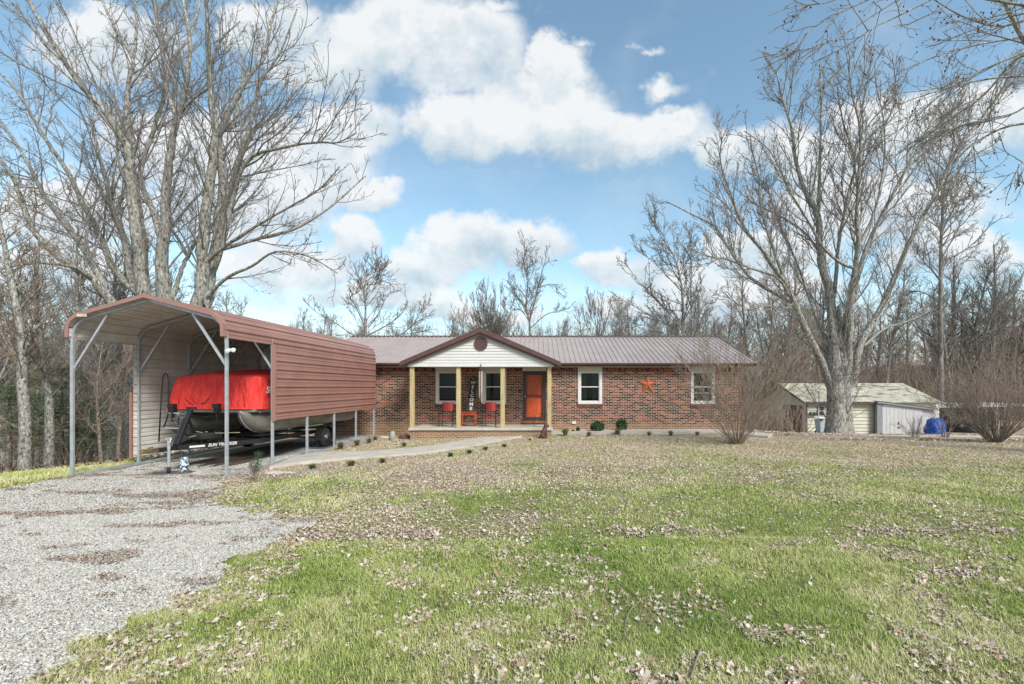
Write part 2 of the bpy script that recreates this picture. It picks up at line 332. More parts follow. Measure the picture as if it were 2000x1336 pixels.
def _tps():
    P = CP[:, :2] / 20; d = np.linalg.norm(P[:, None] - P[None], axis=2); K = np.where(d > 0, d * d * np.log(d + 1e-9), 0) + np.eye(len(P)) * 1e-4
    A = np.zeros((len(P) + 3, len(P) + 3)); A[:-3, :-3] = K; A[:-3, -3] = 1; A[:-3, -2:] = P; A[-3, :-3] = 1; A[-2:, :-3] = P.T
    return np.linalg.solve(A, np.concatenate([CP[:, 2], [0, 0, 0]]))
TW = _tps()
def HN(x, y):
    x = np.asarray(x, float); y = np.asarray(y, float); sh = x.shape; q = np.stack([x.ravel(), y.ravel()], 1) / 20; out = np.empty(len(q))
    P = CP[:, :2] / 20
    for i in range(0, len(q), 20000):
        d = np.linalg.norm(q[i:i+20000, None] - P[None], axis=2); out[i:i+20000] = (d * d * np.log(d + 1e-9)) @ TW[:-3] + TW[-3] + q[i:i+20000] @ TW[-2:]
    out = np.clip(out, -5, 12)
    return out.reshape(sh)
def H(x, y): return float(HN(np.array([x]), np.array([y]))[0])
def G(px, py, off=0.0):
    """point of the ground seen from the viewpoint under a picture position of the photograph"""
    D = np.linspace(2, 70, 4000); x = (px - VX) / FPX * D; z = CAMZ - (py - HY) / FPX * D
    h = HN(x, D) + off; k = int(np.argmax(z < h)); return Vector((x[k], D[k], h[k]))
def vnoise(x, y, s, seed=0):
    """cheap smooth value noise on arrays"""
    r = np.random.default_rng(seed); T = r.random((256, 256)); fx, fy = x * s + 1000.3, y * s + 1000.7
    ix, iy = np.floor(fx).astype(int), np.floor(fy).astype(int); a, b = fx - ix, fy - iy; a = a*a*(3-2*a); b = b*b*(3-2*b)
    t = lambda i, j: T[i % 256, j % 256]
    return (t(ix,iy)*(1-a)+t(ix+1,iy)*a)*(1-b)+(t(ix,iy+1)*(1-a)+t(ix+1,iy+1)*a)*b
def fbm(x, y, s, seed=0): return (vnoise(x,y,s,seed)*.5+vnoise(x,y,s*2.1,seed+1)*.3+vnoise(x,y,s*4.3,seed+2)*.2)
def in_poly(x, y, poly):
    x = np.asarray(x); y = np.asarray(y); c = np.zeros(x.shape, bool); n = len(poly)
    for i in range(n):
        x0, y0 = poly[i]; x1, y1 = poly[(i+1) % n]
        if y0 == y1: continue
        k = ((y0 > y) != (y1 > y)) & (x < (x1 - x0) * (y - y0) / (y1 - y0) + x0); c ^= k
    return c
def ground_mat():
    mt = bpy.data.materials.new('lawn_soil'); mt.use_nodes = True; nt = mt.node_tree; N = nt.nodes; L = nt.links; b = N['Principled BSDF']
    b.inputs['Roughness'].default_value = .95; b.inputs['Specular IOR Level'].default_value = .1
    g = N.new('ShaderNodeNewGeometry')
    def noise(s, d=6, r=.6):
        n = N.new('ShaderNodeTexNoise'); n.inputs['Scale'].default_value = s; n.inputs['Detail'].default_value = d; n.inputs['Roughness'].default_value = r; L.new(g.outputs['Position'], n.inputs['Vector']); return n.outputs['Fac']
    def ramp(f, els):
        cr = N.new('ShaderNodeValToRGB'); e = cr.color_ramp.elements; L.new(f, cr.inputs[0])
        e[0].position, e[1].position = els[0][0], els[-1][0]; e[0].color = (*els[0][1], 1); e[1].color = (*els[-1][1], 1)
        for p, c in els[1:-1]: q = e.new(p); q.color = (*c, 1)
        return cr.outputs[0]
    grass = ramp(noise(30, 8, .75), [(.35, (.08, .09, .03)), (.5, (.17, .19, .065)), (.65, (.32, .30, .15))])
    litter = ramp(noise(22, 9, .8), [(.34, (.15, .10, .07)), (.47, (.36, .27, .195)), (.56, (.50, .40, .31)), (.68, (.62, .52, .43))])
    woods = ramp(noise(6, 9, .75), [(.35, (.15, .095, .06)), (.5, (.28, .19, .125)), (.65, (.44, .33, .23))])
    at = N.new('ShaderNodeAttribute'); at.attribute_name = 'green'; at2 = N.new('ShaderNodeAttribute'); at2.attribute_name = 'woods'
    m1 = N.new('ShaderNodeMix'); m1.data_type = 'RGBA'; L.new(at.outputs['Fac'], m1.inputs[0]); L.new(litter, m1.inputs[6]); L.new(grass, m1.inputs[7])
    m2 = N.new('ShaderNodeMix'); m2.data_type = 'RGBA'; L.new(at2.outputs['Fac'], m2.inputs[0]); L.new(m1.outputs[2], m2.inputs[6]); L.new(woods, m2.inputs[7])
    L.new(m2.outputs[2], b.inputs['Base Color'])
    bp = N.new('ShaderNodeBump'); bp.inputs['Distance'].default_value = .03; L.new(noise(25, 8, .7), bp.inputs['Height']); L.new(bp.outputs[0], b.inputs['Normal'])
    return mt
# gravel outline on the ground (metres), from the drive's edges
GRAV_PX = [(-60,965),(0,955),(60,946),(140,934),(300,905),(460,876),(560,858),(640,852),(720,851),(735,856),(655,873),(600,890),(532,911),(443,936),(430,950),(400,985),(470,1004),(540,1012),(612,1019),(570,1045),(500,1085),(440,1120),(340,1170),(250,1208),(170,1250),(110,1290),(60,1325),(20,1352),(-200,1500),(-900,1500),(-700,1100)]
GRAV = [tuple(G(a, b)[:2]) if b < 1340 and a > -500 else None for a, b in GRAV_PX]
GRAV = [g for g in GRAV if g] + [(-2.9, 1.2), (-14, 1.2), (-14, 8.5)]
def in_gravel(x, y, jit=.35):
    x = x + (vnoise(x, y, 5.0, 41) - .5) * .35; y = y + (vnoise(x, y, 4.0, 43) - .5) * .35
    return in_poly(x + (fbm(x, y, 1.3, 31) - .5) * jit * 2, y + (fbm(x, y, 1.3, 37) - .5) * jit * 2, GRAV)
def green(x, y):
    """how grassy the lawn is (1) rather than strewn with leaves (0)"""
    x = np.asarray(x, float); y = np.asarray(y, float)
    n = fbm(x, y, .55, 3); n2 = fbm(x, y, 1.9, 8)
    edge = 9.3 + np.clip((x - 1) * .28, -1.2, 1.6)
    g = 1 / (1 + np.exp((y - edge) * .6)) + .10 + (n - .5) * 1.25 + (n2 - .5) * .7
    strip = (x < -10.6 - (y - 10) * -.0) & (x > -14.6 - (y - 10) * .35) & (y > 6)
    g = np.where(strip, .95, g)
    g = g + .75 * np.exp(-(((x + 5) / 1.6) ** 2 + ((y - 9.6) / 1.5) ** 2))           # green patch right of the carport
    g = g + .8 * np.exp(-(((x - 7) / 1.2) ** 2 + ((y - 8.6) / .45) ** 2))
    return np.clip(g, 0, 1)
def woods_f(x, y):
    w = np.clip((-(x + 14.6) - (y - 12) * .22) / 1.2 + (fbm(x, y, .6, 4) - .5) * 1.5, 0, 1)
    w = np.maximum(w, np.clip((y - 36) / 6, 0, 1)); w = np.maximum(w, np.clip((y - 22) / 3, 0, 1) * (x < 11))
    w = w * (1 - np.clip((y - 44) / 4, 0, 1) * np.clip((82 - y) / 4, 0, 1) * (x < -22))
    return w
def axis(a, b, fine0, fine1, df, dc):
    xs = list(np.arange(fine0, fine1, df)); c, s = fine1, df
    while c < b: xs.append(c); s = min(s * 1.15, dc); c += s
    c, s = fine0, df; l = []
    while c > a: s = min(s * 1.15, dc); c -= s; l.append(c)
    return np.array(l[::-1] + xs + [b])
def build_ground():
    xs = axis(-600, 600, -15, 14, .14, 30); ys = axis(-150, 900, 1.5, 22, .12, 30)
    X, Y = np.meshgrid(xs, ys); Z = HN(X, Y)
    far = np.clip((np.hypot(X, Y - 20) - 150) / 200, 0, 1); Z = Z * (1 - far) + 3 * far
    Z += (fbm(X, Y, .8, 15) - .5) * .05 * (np.hypot(X, Y) < 60)
    nx, ny = len(xs), len(ys); idx = np.arange(nx * ny).reshape(ny, nx)
    F = np.stack([idx[:-1, :-1], idx[:-1, 1:], idx[1:, 1:], idx[1:, :-1]], -1).reshape(-1, 4)
    me = np_mesh('ground', np.stack([X, Y, Z], -1).reshape(-1, 3), F)
    for nm, f in (('green', green), ('woods', woods_f)):
        a = me.attributes.new(nm, 'FLOAT', 'POINT'); a.data.foreach_set('value', f(X, Y).astype(np.float32).ravel())
    o = link('ground', me, ground_mat(), smooth=True); o['kind'] = 'structure'
build_ground()
def HG(x, y):
    """height of the ground sheet with its small bumps"""
    x = np.asarray(x, float); y = np.asarray(y, float); return HN(x, y) + (fbm(x, y, .8, 15) - .5) * .05
def hg(x, y): return float(HG(np.array([x]), np.array([y]))[0])
def build_gravel():
    c = .07; xs = np.arange(-14.2, -.5, c); ys = np.arange(1.2, 20.2, c); X, Y = np.meshgrid(xs, ys)
    ins = in_gravel(X + c/2, Y + c/2)[:-1, :-1]; Z = HG(X, Y) + .012 + (fbm(X, Y, 6, 5) - .5) * .012
    nx = len(xs); idx = np.arange(X.size).reshape(X.shape); F = np.stack([idx[:-1,:-1], idx[:-1,1:], idx[1:,1:], idx[1:,:-1]], -1)[ins]
    used, inv = np.unique(F.ravel(), return_inverse=True); V = np.stack([X, Y, Z], -1).reshape(-1, 3)[used]
    me = np_mesh('gravel', V, inv.reshape(-1, 4))
    mt = bpy.data.materials.new('gravel_bed'); mt.use_nodes = True; nt = mt.node_tree; N = nt.nodes; L = nt.links; b = N['Principled BSDF']; b.inputs['Roughness'].default_value = .9
    g = N.new('ShaderNodeNewGeometry'); vo = N.new('ShaderNodeTexVoronoi'); vo.inputs['Scale'].default_value = 26; L.new(g.outputs['Position'], vo.inputs['Vector'])
    sp = N.new('ShaderNodeSeparateColor'); L.new(vo.outputs['Color'], sp.inputs[0])
    cr = N.new('ShaderNodeValToRGB'); L.new(sp.outputs[0], cr.inputs[0]); e = cr.color_ramp.elements; e[0].color = (.22, .215, .21, 1); e[1].color = (.60, .585, .57, 1); q = e.new(.5); q.color = (.42, .41, .395, 1)
    nz = N.new('ShaderNodeTexNoise'); nz.inputs['Scale'].default_value = 1.1; nz.inputs['Detail'].default_value = 7; nz.inputs['Roughness'].default_value = .7; L.new(g.outputs['Position'], nz.inputs['Vector'])
    mr = N.new('ShaderNodeMapRange'); L.new(nz.outputs['Fac'], mr.inputs[0]); mr.inputs[1].default_value = .56; mr.inputs[2].default_value = .68; mr.inputs[4].default_value = .7
    mx = N.new('ShaderNodeMix'); mx.data_type = 'RGBA'; L.new(mr.outputs[0], mx.inputs[0]); L.new(cr.outputs[0], mx.inputs[6]); mx.inputs[7].default_value = (.21, .17, .12, 1)
    L.new(mx.outputs[2], b.inputs['Base Color'])
    bp = N.new('ShaderNodeBump'); bp.invert = True; bp.inputs['Distance'].default_value = .02; L.new(vo.outputs['Distance'], bp.inputs['Height']); L.new(bp.outputs[0], b.inputs['Normal'])
    o = link('driveway', me, mt, smooth=True); o['kind'] = 'structure'
build_gravel()

# ------------------------------------------------------------------ walkway
def strip(name, up, lo, mt, th, n=6, off=.0):
    """paved strip between two edges (picture positions on the ground), a slab with real sides"""
    a = [G(*p) for p in up]; b = [G(*p) for p in lo]; mb = MB()
    def cat(P):
        out = []
        for i in range(len(P) - 1):
            p0, p1, p2, p3 = P[max(i-1, 0)], P[i], P[i+1], P[min(i+2, len(P)-1)]
            for k in range(n):
                t = k / n; out.append(.5*((2*p1)+(p2-p0)*t+(2*p0-5*p1+4*p2-p3)*t*t+(3*p1-p0-3*p2+p3)*t**3))
        return out + [P[-1]]
    A, B = cat(a), cat(b); vs = []; fs = []
    for p, q in zip(A, B):
        zt = max(HN(np.array([p.x, q.x]), np.array([p.y, q.y]))) + th + off
        vs += [(p.x, p.y, zt), (q.x, q.y, zt), (q.x, q.y, zt - .3), (p.x, p.y, zt - .3)]
    for i in range(len(A) - 1):
        j = i * 4
        for k in range(4): fs.append((j + k, j + (k+1) % 4, j + 4 + (k+1) % 4, j + 4 + k))
    fs += [(0, 1, 2, 3), tuple(len(vs) - 4 + k for k in (3, 2, 1, 0))]
    mb.add(vs, fs); o = mb.build(name, mt); o['kind'] = 'structure'; return o
strip('walkway', [(536,913),(588,893),(645,887),(720,884),(780,880),(850,873),(910,862),(960,853),(1010,845),(1080,841),(1200,841),(1300,841),(1395,841),(1450,846),(1510,850)],
      [(526,917),(585,908),(675,899),(740,895),(800,890),(865,883),(930,872),(985,861),(1040,852),(1090,849),(1200,849),(1300,848.5),(1385,848),(1440,851),(1500,856)], M['concrete'], .07)
def service_path():
    mb = MB(); xs = np.arange(11.2, 60, .6); vs = []; fs = []
    for x in xs:
        z = H(x, 21.0) + .03
        for y in (20.6, 21.5): vs += [(x, y, H(x, y) + .045), (x, y, H(x, y) - .2)]
    for i in range(len(xs) - 1):
        a = i * 4; fs += [(a, a + 4, a + 6, a + 2), (a, a + 1, a + 5, a + 4), (a + 2, a + 6, a + 7, a + 3)]
    mb.add(vs, fs); mb.build('service_path', M['concrete'])['kind'] = 'structure'
service_path()

# ------------------------------------------------------------------ the house
YW, YE, YR = 20.3, 19.85, 24.3
ZW, ZE, ZR = 2.97, 3.12, 4.80
XL, XR, RL, RR = -9.45, 8.95, -9.8, 9.42
FL = .42          # porch floor
house = empty('brick_house', (0, YW, 0), 'long single-storey brick house with brown metal roof, white gabled porch and four white windows', 'house')
SL = (ZR - ZE) / (YR - YE)
wins = [(874, 851, 897), (965.5, 942.5, 988.7), (1152.3, 1128.6, 1176), (1372.8, 1349, 1396.6)]
WZ0, WZ1 = PZ(789.3, YW), PZ(716.5, YW)
dx0, dx1, dz0, dz1 = PX(1021, YW), PX(1066.5, YW), PZ(820.8, YW), PZ(725, YW)
ops = [(PX(a, YW) + .04, PX(b, YW) - .04, WZ0 + .04, ZW + .01) for _, a, b in wins] + [(dx0 + .02, dx1 - .02, dz0, ZW + .01)]
def front_wall():
    mb = MB(); ops2 = sorted(ops); x = XL
    for a, b, z0, z1 in ops2:
        mb.box(x, a, YW, YW + .25, -.6, ZW); mb.box(a, b, YW, YW + .25, -.6, z0); x = b
    mb.box(x, XR, YW, YW + .25, -.6, ZW)
    mb.box(XL, XL + .25, YW + .25, 28.3, -1.5, ZW); mb.box(XR - .25, XR, YW + .25, 28.3, -1.5, ZW); mb.box(XL, XR, 28.3, 28.5, -1.5, ZW)
    mb.build('wall', M['brick'], house)
front_wall()
# a course of bricks on end under the soffit and under sills
sb = MB(); x = XL + .01
while x < XR - .05:
    if not any(a - .07 < x < b + .01 for a, b, _, _ in ops): sb.box(x, x + .058, YW - .008, YW + .02, ZW - .215, ZW - .02)
    x += .068
soldier = mat('dark_end_bricks', (.16, .065, .045), .85, ramp=[(.40, (.03, .022, .02)), (.46, (.17, .06, .04)), (.6, (.26, .10, .06))], scale=9, detail=0)
sb.build('brick_header_course', soldier, house)
MB().box(XL, XR, YW - .022, YW + .02, ZW - .035, ZW + .003).build('frieze_board', M['panel'], house)
# floor and dim rooms inside
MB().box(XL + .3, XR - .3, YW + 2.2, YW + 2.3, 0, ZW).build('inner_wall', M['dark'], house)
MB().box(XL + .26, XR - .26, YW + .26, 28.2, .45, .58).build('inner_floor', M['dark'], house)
def main_roof():
    mb = MB(); t = .035
    mb.prism([(RL, YE - .03, ZE), (RL, YR, ZR), (RL, YR, ZR - .04), (RL, YE - .03, ZE - .04)], (RR - RL, 0, 0))
    mb.prism([(RL, YR, ZR), (RL, 28.75, ZE), (RL, 28.75, ZE - .04), (RL, YR, ZR - .04)], (RR - RL, 0, 0))
    x = RL + .02
    while x < RR:
        for w, h, dx in ((.035, .022, 0),):
            mb.prism([(x, YE - .035, ZE + .001), (x + .045, YE - .035, ZE + .001), (x + .033, YE - .035, ZE + h * 1.4), (x + .012, YE - .035, ZE + h * 1.4)], (0, YR - YE + .02, ZR - ZE))
        x += .2286
    mb.build('roof', M['roof'], house)
main_roof()
MB().prism([(RL - .01, YR - .17, ZR - .035), (RL - .01, YR, ZR + .045), (RL - .01, YR + .17, ZR - .035), (RL - .01, YR, ZR + .02)], (RR - RL + .02, 0, 0)).build('ridge_cap', M['brown_trim'], house)
for sx, name in ((RL, 'rake_trim'), (RR - .04, 'rake_trim')):
    mb = MB()
    mb.prism([(sx, YE, ZE + .02), (sx, YR, ZR + .02), (sx, YR, ZR - .15), (sx, YE, ZE - .15)], (.045, 0, 0)); mb.prism([(sx, YR, ZR + .02), (sx, 28.7, ZE + .02), (sx, 28.7, ZE - .15), (sx, YR, ZR - .15)], (.045, 0, 0))
    mb.build(name, M['brown_trim'], house)
for sx in (XL, XR - .1):
    MB().prism([(sx, YW, ZW), (sx, 28.3, ZW), (sx, YR, ZR - .1)], (.1, 0, 0)).build('gable_siding', M['siding'], house)
for a, b in ((RL, PX(784, 18.1)), (PX(1096, 18.1), RR)):
    g = MB(); g.prism([(a, YE - .10, ZE - .03), (a, YE - .10, ZE - .07), (a, YE - .07, ZE - .115), (a, YE, ZE - .115), (a, YE, ZE - .03)], (b - a, 0, 0)); g.build('gutter', M['brown_trim'], house)
MB().box(RL + .05, RR - .05, YE + .003, YE + .03, ZE - .17, ZE - .02).build('fascia', M['brown_trim'], house)
MB().box(RL + .05, RR - .05, YE + .03, YW + .1, ZW + .004, ZW + .02).build('soffit', M['white'], house)
def window(i, cx, a, b):
    x0, x1 = PX(a, YW), PX(b, YW); f = .125; gz0, gz1 = PZ(783.5, YW), PZ(728, YW); gx0, gx1 = x0 + f, x1 - f
    w = MB()
    w.box(x0, gx0, YW - .03, YW + .06, WZ0, gz1); w.box(gx1, x1, YW - .03, YW + .06, WZ0, gz1); w.box(gx0, gx1, YW - .032, YW + .06, WZ0, gz0 - .02)
    w.box(x0, x1, YW - .03, YW + .06, gz1 + .0, gz1 + .03)
    wo = w.build('window', M['white'], house, bevel=.006)
    fm = MB(); zc = PZ(755.6, YW)
    fm.box(gx0, gx1, YW + .02, YW + .07, zc - .022, zc + .022)
    for xa, xb in ((gx0, gx0 + .025), (gx1 - .025, gx1)): fm.box(xa, xb, YW + .022, YW + .072, gz0 - .02, gz1)
    fm.box(gx0 + .025, gx1 - .025, YW + .022, YW + .072, gz0 - .02, gz0 + .02); fm.box(gx0 + .025, gx1 - .025, YW + .022, YW + .072, gz1 - .02, gz1)
    if i == 3: fm.box(gx0 + .025, gx1 - .025, YW + .02, YW + .05, PZ(767.5, YW) - .012, PZ(767.5, YW) + .012)
    fm.build('sash', M['white'], wo)
    MB().box(x0, x1, YW - .028, YW + .06, gz1 + .032, ZW - .003).build('header_panel', M['panel'], wo)
    MB().box(gx0 + .02, gx1 - .02, YW + .055, YW + .06, zc + .02, gz1).build('pane', M['glass'], wo)
    MB().box(gx0 + .02, gx1 - .02, YW + .055, YW + .06, gz0, zc - .02).build('pane', M['glass'], wo)
    if i >= 2:
        for sgn in (0, 1):
            mb = MB(); n = 12; wd = .3 if i == 2 else .18; xa = gx0 - .02 if sgn == 0 else gx1 + .02 - wd
            pts = [(xa + wd * k / n, YW + .20 + .035 * math.sin(k * 2.1 + i)) for k in range(n + 1)]
            for (p, q), (r, s) in zip(pts, pts[1:]): mb.add([(p, q, gz0 - .15), (r, s, gz0 - .15), (r, s, gz1 + .2), (p, q, gz1 + .2)], [(0, 1, 2, 3)])
            mb.build('curtain', M['curtain'], wo)
    else:
        MB().box(gx0, gx1, YW + .21, YW + .215, gz1 - .42 + .1 * i, gz1 + .1).build('roller_blind', M['screen'], wo)
    bs = MB(); x = x0 - .02
    while x < x1: bs.box(x, min(x + .058, x1 + .02), YW - .045, YW + .04, WZ0 - .125, WZ0 - .012); x += .068
    bs.build('brick_sill', mat('red_sill_brick', (.25, .085, .055), .85, col2=(.13, .045, .035), scale=12), wo)
for i, (c, a, b) in enumerate(wins): window(i, c, a, b)
# front door behind a glazed storm door
fr = MB(); t = .10
fr.box(dx0, dx0 + t * .6, YW - .03, YW + .08, dz0, dz1); fr.box(dx1 - t * .6, dx1, YW - .03, YW + .08, dz0, dz1); fr.box(dx0 + t*.6, dx1 - t*.6, YW - .03, YW + .08, dz1 - .06, dz1); fr.box(dx0 + t*.6, dx1 - t*.6, YW - .04, YW + .08, dz0, dz0 + .04)
door = fr.build('door', M['dark_frame'], house)
st = MB(); a0, a1 = dx0 + t * .6, dx1 - t * .6; st.box(a0, a0 + .10, YW - .015, YW + .02, dz0 + .04, dz1 - .06); st.box(a1 - .10, a1, YW - .015, YW + .02, dz0 + .04, dz1 - .06)
st.box(a0 + .10, a1 - .10, YW - .015, YW + .02, dz1 - .16, dz1 - .06); st.box(a0 + .10, a1 - .10, YW - .015, YW + .02, dz0 + .04, dz0 + .15); zm = PZ(773, YW); st.box(a0 + .10, a1 - .10, YW - .015, YW + .02, zm - .03, zm + .03)
st.build('storm_door', M['dark_frame'], door, bevel=.004)
MB().box(a0 + .08, a1 - .08, YW + .003, YW + .007, zm, dz1 - .1).build('pane', M['clear_glass'], door)
dp = MB(); dp.box(a0, a1, YW + .085, YW + .13, dz0 + .05, dz1 - .05)
pw = (a1 - a0 - .2 - .1) / 2
for k in (0, 1):
    xa = a0 + .1 + k * (pw + .1)
    for za, zb in ((dz0 + .25, dz0 + .85), (dz0 + 1.0, dz0 + 1.72), (dz0 + 1.82, dz0 + 2.0)):
        dp.box(xa, xa + pw, YW + .078, YW + .085, za, za + .02); dp.box(xa, xa + pw, YW + .078, YW + .085, zb - .02, zb)
        dp.box(xa, xa + .02, YW + .078, YW + .085, za + .02, zb - .02); dp.box(xa + pw - .02, xa + pw, YW + .078, YW + .085, za + .02, zb - .02); dp.box(xa + .06, xa + pw - .06, YW + .07, YW + .085, za + .06, zb - .06)
dp.build('door_leaf', M['orange'], door, bevel=.004)
MB().tube([(a0 + .05, YW - .05, zm - .08), (a0 + .05, YW - .05, zm + .02)], .012).box(a0 + .03, a0 + .07, YW - .045, YW - .015, zm - .05, zm - .01).build('handle', M['galv'], door)
MB().box(dx0, dx1, YW - .028, YW + .06, dz1 + .002, ZW - .003).build('door_header_panel', M['panel'], house)
ds = MB(); x = dx0
while x < dx1: ds.box(x, x + .058, YW - .12, YW + .02, dz0 - .13, dz0 - .01); x += .068
ds.build('door_step', mat('orange_step_brick', (.34, .13, .06), .85, col2=(.18, .07, .04), scale=12), house)
MB().box(PX(1117, YW), PX(1125, YW), YW - .06, YW, PZ(828, YW), PZ(823, YW)).build('outlet_box', M['white'], house, bevel=.01)
MB().box(PX(1014, YW), PX(1016.5, YW), YW - .03, YW, PZ(766, YW), PZ(762, YW)).build('doorbell', M['black'], house)
# porch
PF = 18.15; px0, px1 = PX(797.5, PF), PX(1080, PF)
MB().box(px0, px1, PF, YW - .003, FL - .1, FL).build('porch_slab', M['concrete'], house, bevel=.012)
MB().box(px0 + .06, px1 - .06, PF + .07, YW - .005, -.5, FL - .102).build('porch_base', M['brick'], house)
YP = 18.36; zb = 2.84
for p in (805.3, 895.8, 981.8, 1073):
    x = PX(p, YP); pm = MB(); pm.box(x - .082, x + .082, YP - .082, YP + .082, FL, zb); po = pm.build('porch_post', M['post'], house, bevel=.008)
    kn = MB()
    for k in range(6):
        zz = FL + .25 + rnd.random() * 2; xx = x + rnd.uniform(-.055, .055); kn.lathe([(.002, -.0), (.014, .001), (.011, .004), (.002, .004)], (xx, YP - .082, zz), (0, -1, 0), 8)
    kn.build('knots', mat('pine_knot', (.16, .08, .03), .7), po)
cx = PX(938.3, 18.1); hw = 3.12; gp = 4.34; ge = gp - hw * .43
def gable_roof():
    for s in (-1, 1):
        mb = MB(); ye = YE + (ge - ZE) / SL if ge > ZE else YE; yr = YE + (gp - ZE) / SL + .1
        A, B, C, D = (cx, 18.02, gp), (cx, yr, gp), (cx + s * hw, max(ye, YE) + .0, ge), (cx + s * hw, 18.02, ge)
        up = .03; mb.prism([A, B, C, D], (0, 0, -up))
        n = 13
        for k in range(n + 1):
            y = 18.05 + k * .2286; xe = s * hw
            # each rib runs down the slope from the ridge, stopping at the valley
            tl = 1.0 if y < YE else max(0, 1 - (y - YE) / (yr - YE))
            if tl <= .05: continue
            mb.beam((cx + (0 if y < yr else 0), y, gp + .008), (cx + xe * tl, y, gp - hw * .43 * tl + .008), .03, .02)
        mb.build('porch_roof', M['roof'], house)
        tr = MB(); tr.prism([(cx, 17.99, gp + .03), (cx + s * (hw + .03), 17.99, ge + .02), (cx + s * (hw + .03), 17.99, ge - .15), (cx, 17.99, gp - .17)], (0, .035, 0))
        tr.build('rake_board', M['brown_trim'], house)
        tr = MB(); tr.prism([(cx, 18.05, gp - .14), (cx + s * (hw - .05), 18.05, ge - .11), (cx + s * (hw - .05), 18.05, ge - .18), (cx, 18.05, gp - .27)], (0, .1, 0))
        tr.build('rake_soffit', M['brown_trim'], house)
gable_roof()
MB().prism([(cx - .12, 17.98, gp - .015), (cx, 17.98, gp + .05), (cx + .12, 17.98, gp - .015), (cx, 17.98, gp + .02)], (0, 5.2, 0)).build('porch_ridge_cap', M['brown_trim'], house)
def gable_face():
    mb = MB(); z = 2.99; y = 18.2; hb = 2.82; zt = 4.10; st = .115
    while z < zt - .02:
        z2 = min(z + st, zt); w0 = hb * (zt - z) / (zt - 2.97); w1 = hb * (zt - z2) / (zt - 2.97)
        mb.add([(cx - w0, y - .022, z), (cx + w0, y - .022, z), (cx + w1, y, z2), (cx - w1, y, z2), (cx - w0, y + .03, z), (cx + w0, y + .03, z), (cx + w1, y + .03, z2), (cx - w1, y + .03, z2)],
               [(0,1,2,3),(5,4,7,6),(0,4,5,1),(1,5,6,2),(3,2,6,7),(4,0,3,7)]); z = z2
    mb.build('gable_siding', M['siding'], house)
    MB().prism([(cx - 2.9, 18.19, 2.84), (cx + 2.9, 18.19, 2.84), (cx + 2.86, 18.19, 2.985), (cx - 2.86, 18.19, 2.985)], (0, .17, 0)).build('porch_beam', M['white'], house)
    for s in (-1, 1):
        MB().prism([(cx + s * 2.9, 18.17, 2.955), (cx + s * 2.78, 18.17, 2.955), (cx, 18.17, 4.085), (cx, 18.17, 4.14)], (0, .03, 0)).build('gable_corner_trim', M['white'], house)
    MB().box(px0 + .1, px1 - .1, 18.37, YW, 2.93, 2.95).build('porch_ceiling', M['white'], house)
    MB().box(PX(784, 18.1), PX(800, 18.1), 18.2, YE, 2.86, 2.98).build('eave_return', M['brown_trim'], house)
    MB().box(PX(1077, 18.1), PX(1096, 18.1), 18.2, YE, 2.86, 2.98).build('eave_return', M['brown_trim'], house)
    v = MB(); zc = PZ(671.5, 18.2); c = (cx + .01, 18.17, zc); v.lathe([(.205, 0), (.262, 0), (.27, .02), (.262, .04), (.21, .04), (.205, .012)], c, (0, -1, 0), 28)
    vo = v.build('gable_vent', M['brown_trim'], house)
    l = MB()
    for k in range(7):
        zz = zc - .18 + .06 * k; w = math.sqrt(max(.205 ** 2 - (zz - zc) ** 2, .001)); l.add([(c[0] - w, 18.145, zz - .02), (c[0] + w, 18.145, zz - .02), (c[0] + w, 18.16, zz + .025), (c[0] - w, 18.16, zz + .025)], [(0, 1, 2, 3)])
    l.build('louvre', M['brown_trim'], vo)
gable_face()

# ------------------------------------------------------------------ things on the porch
def make_chair():
    r = empty('metal_chair', (0, 0, 0)); k = M['black']
    w = .27
    for sx in (-1, 1):
        MB().tube([(sx*w, -.25, 0), (sx*w, -.25, .60), (sx*w, -.2, .64), (sx*w, .18, .63)], .013).build('leg', k, r)
        MB().tube([(sx*.23, .24, 0), (sx*.23, .20, .42), (sx*.225, .26, .98)], .013).build('leg', k, r)
        MB().box(sx*w - .025, sx*w + .025, -.24, .14, .642, .66).build('armrest', k, r)
    MB().beam((-.26, -.25, .40), (.26, -.25, .40), .02, .02).beam((-.23, .2, .40), (.23, .2, .40), .02, .02).beam((-.26, -.25, .41), (-.23, .2, .41), .02, .02).beam((.26, -.25, .41), (.23, .2, .41), .02, .02).build('seat_frame', k, r)
    m = MB(); n = 8
    P = [(y, .44 - .03 * math.sin((y + .25) / .47 * math.pi)) for y in [-.26 + .46 * i / n for i in range(n + 1)]]
    for (a, b), (c, d) in zip(P, P[1:]): m.prism([(-.23, a, b), (.23, a, b), (.23, c, d), (-.23, c, d)], (0, 0, -.015))
    m.build('seat', M['red_fabric'], r, True)
    m = MB(); P = [(z, .225 + (z - .45) * .1 + .025 * math.sin((z - .62) / .38 * math.pi)) for z in [.62 + .38 * i / n for i in range(n + 1)]]
    for (a, b), (c, d) in zip(P, P[1:]): m.prism([(-.24, b, a), (.24, b, a), (.24, d, c), (-.24, d, c)], (0, -.02, 0))
    m.build('backrest', M['red_fabric'], r, True)
    return r
ch = make_chair(); yc = 18.95
ch.location = (PX(872.5, yc), yc, FL); tag(ch, 'red and black metal porch chair under the left porch window', 'chair', 'red chairs on the porch')
c2 = copy_tree(ch); c2.location = (PX(956.5, yc), yc, FL); c2['label'] = 'red and black metal porch chair under the second porch window, right of the welcome sign'; c2.rotation_euler.z = R(-4)
yt = 19.35; tx = PX(916.5, yt)
tb = empty('side_table', (tx, yt, FL), 'small orange-red wooden side table holding up the welcome sign', 'table')
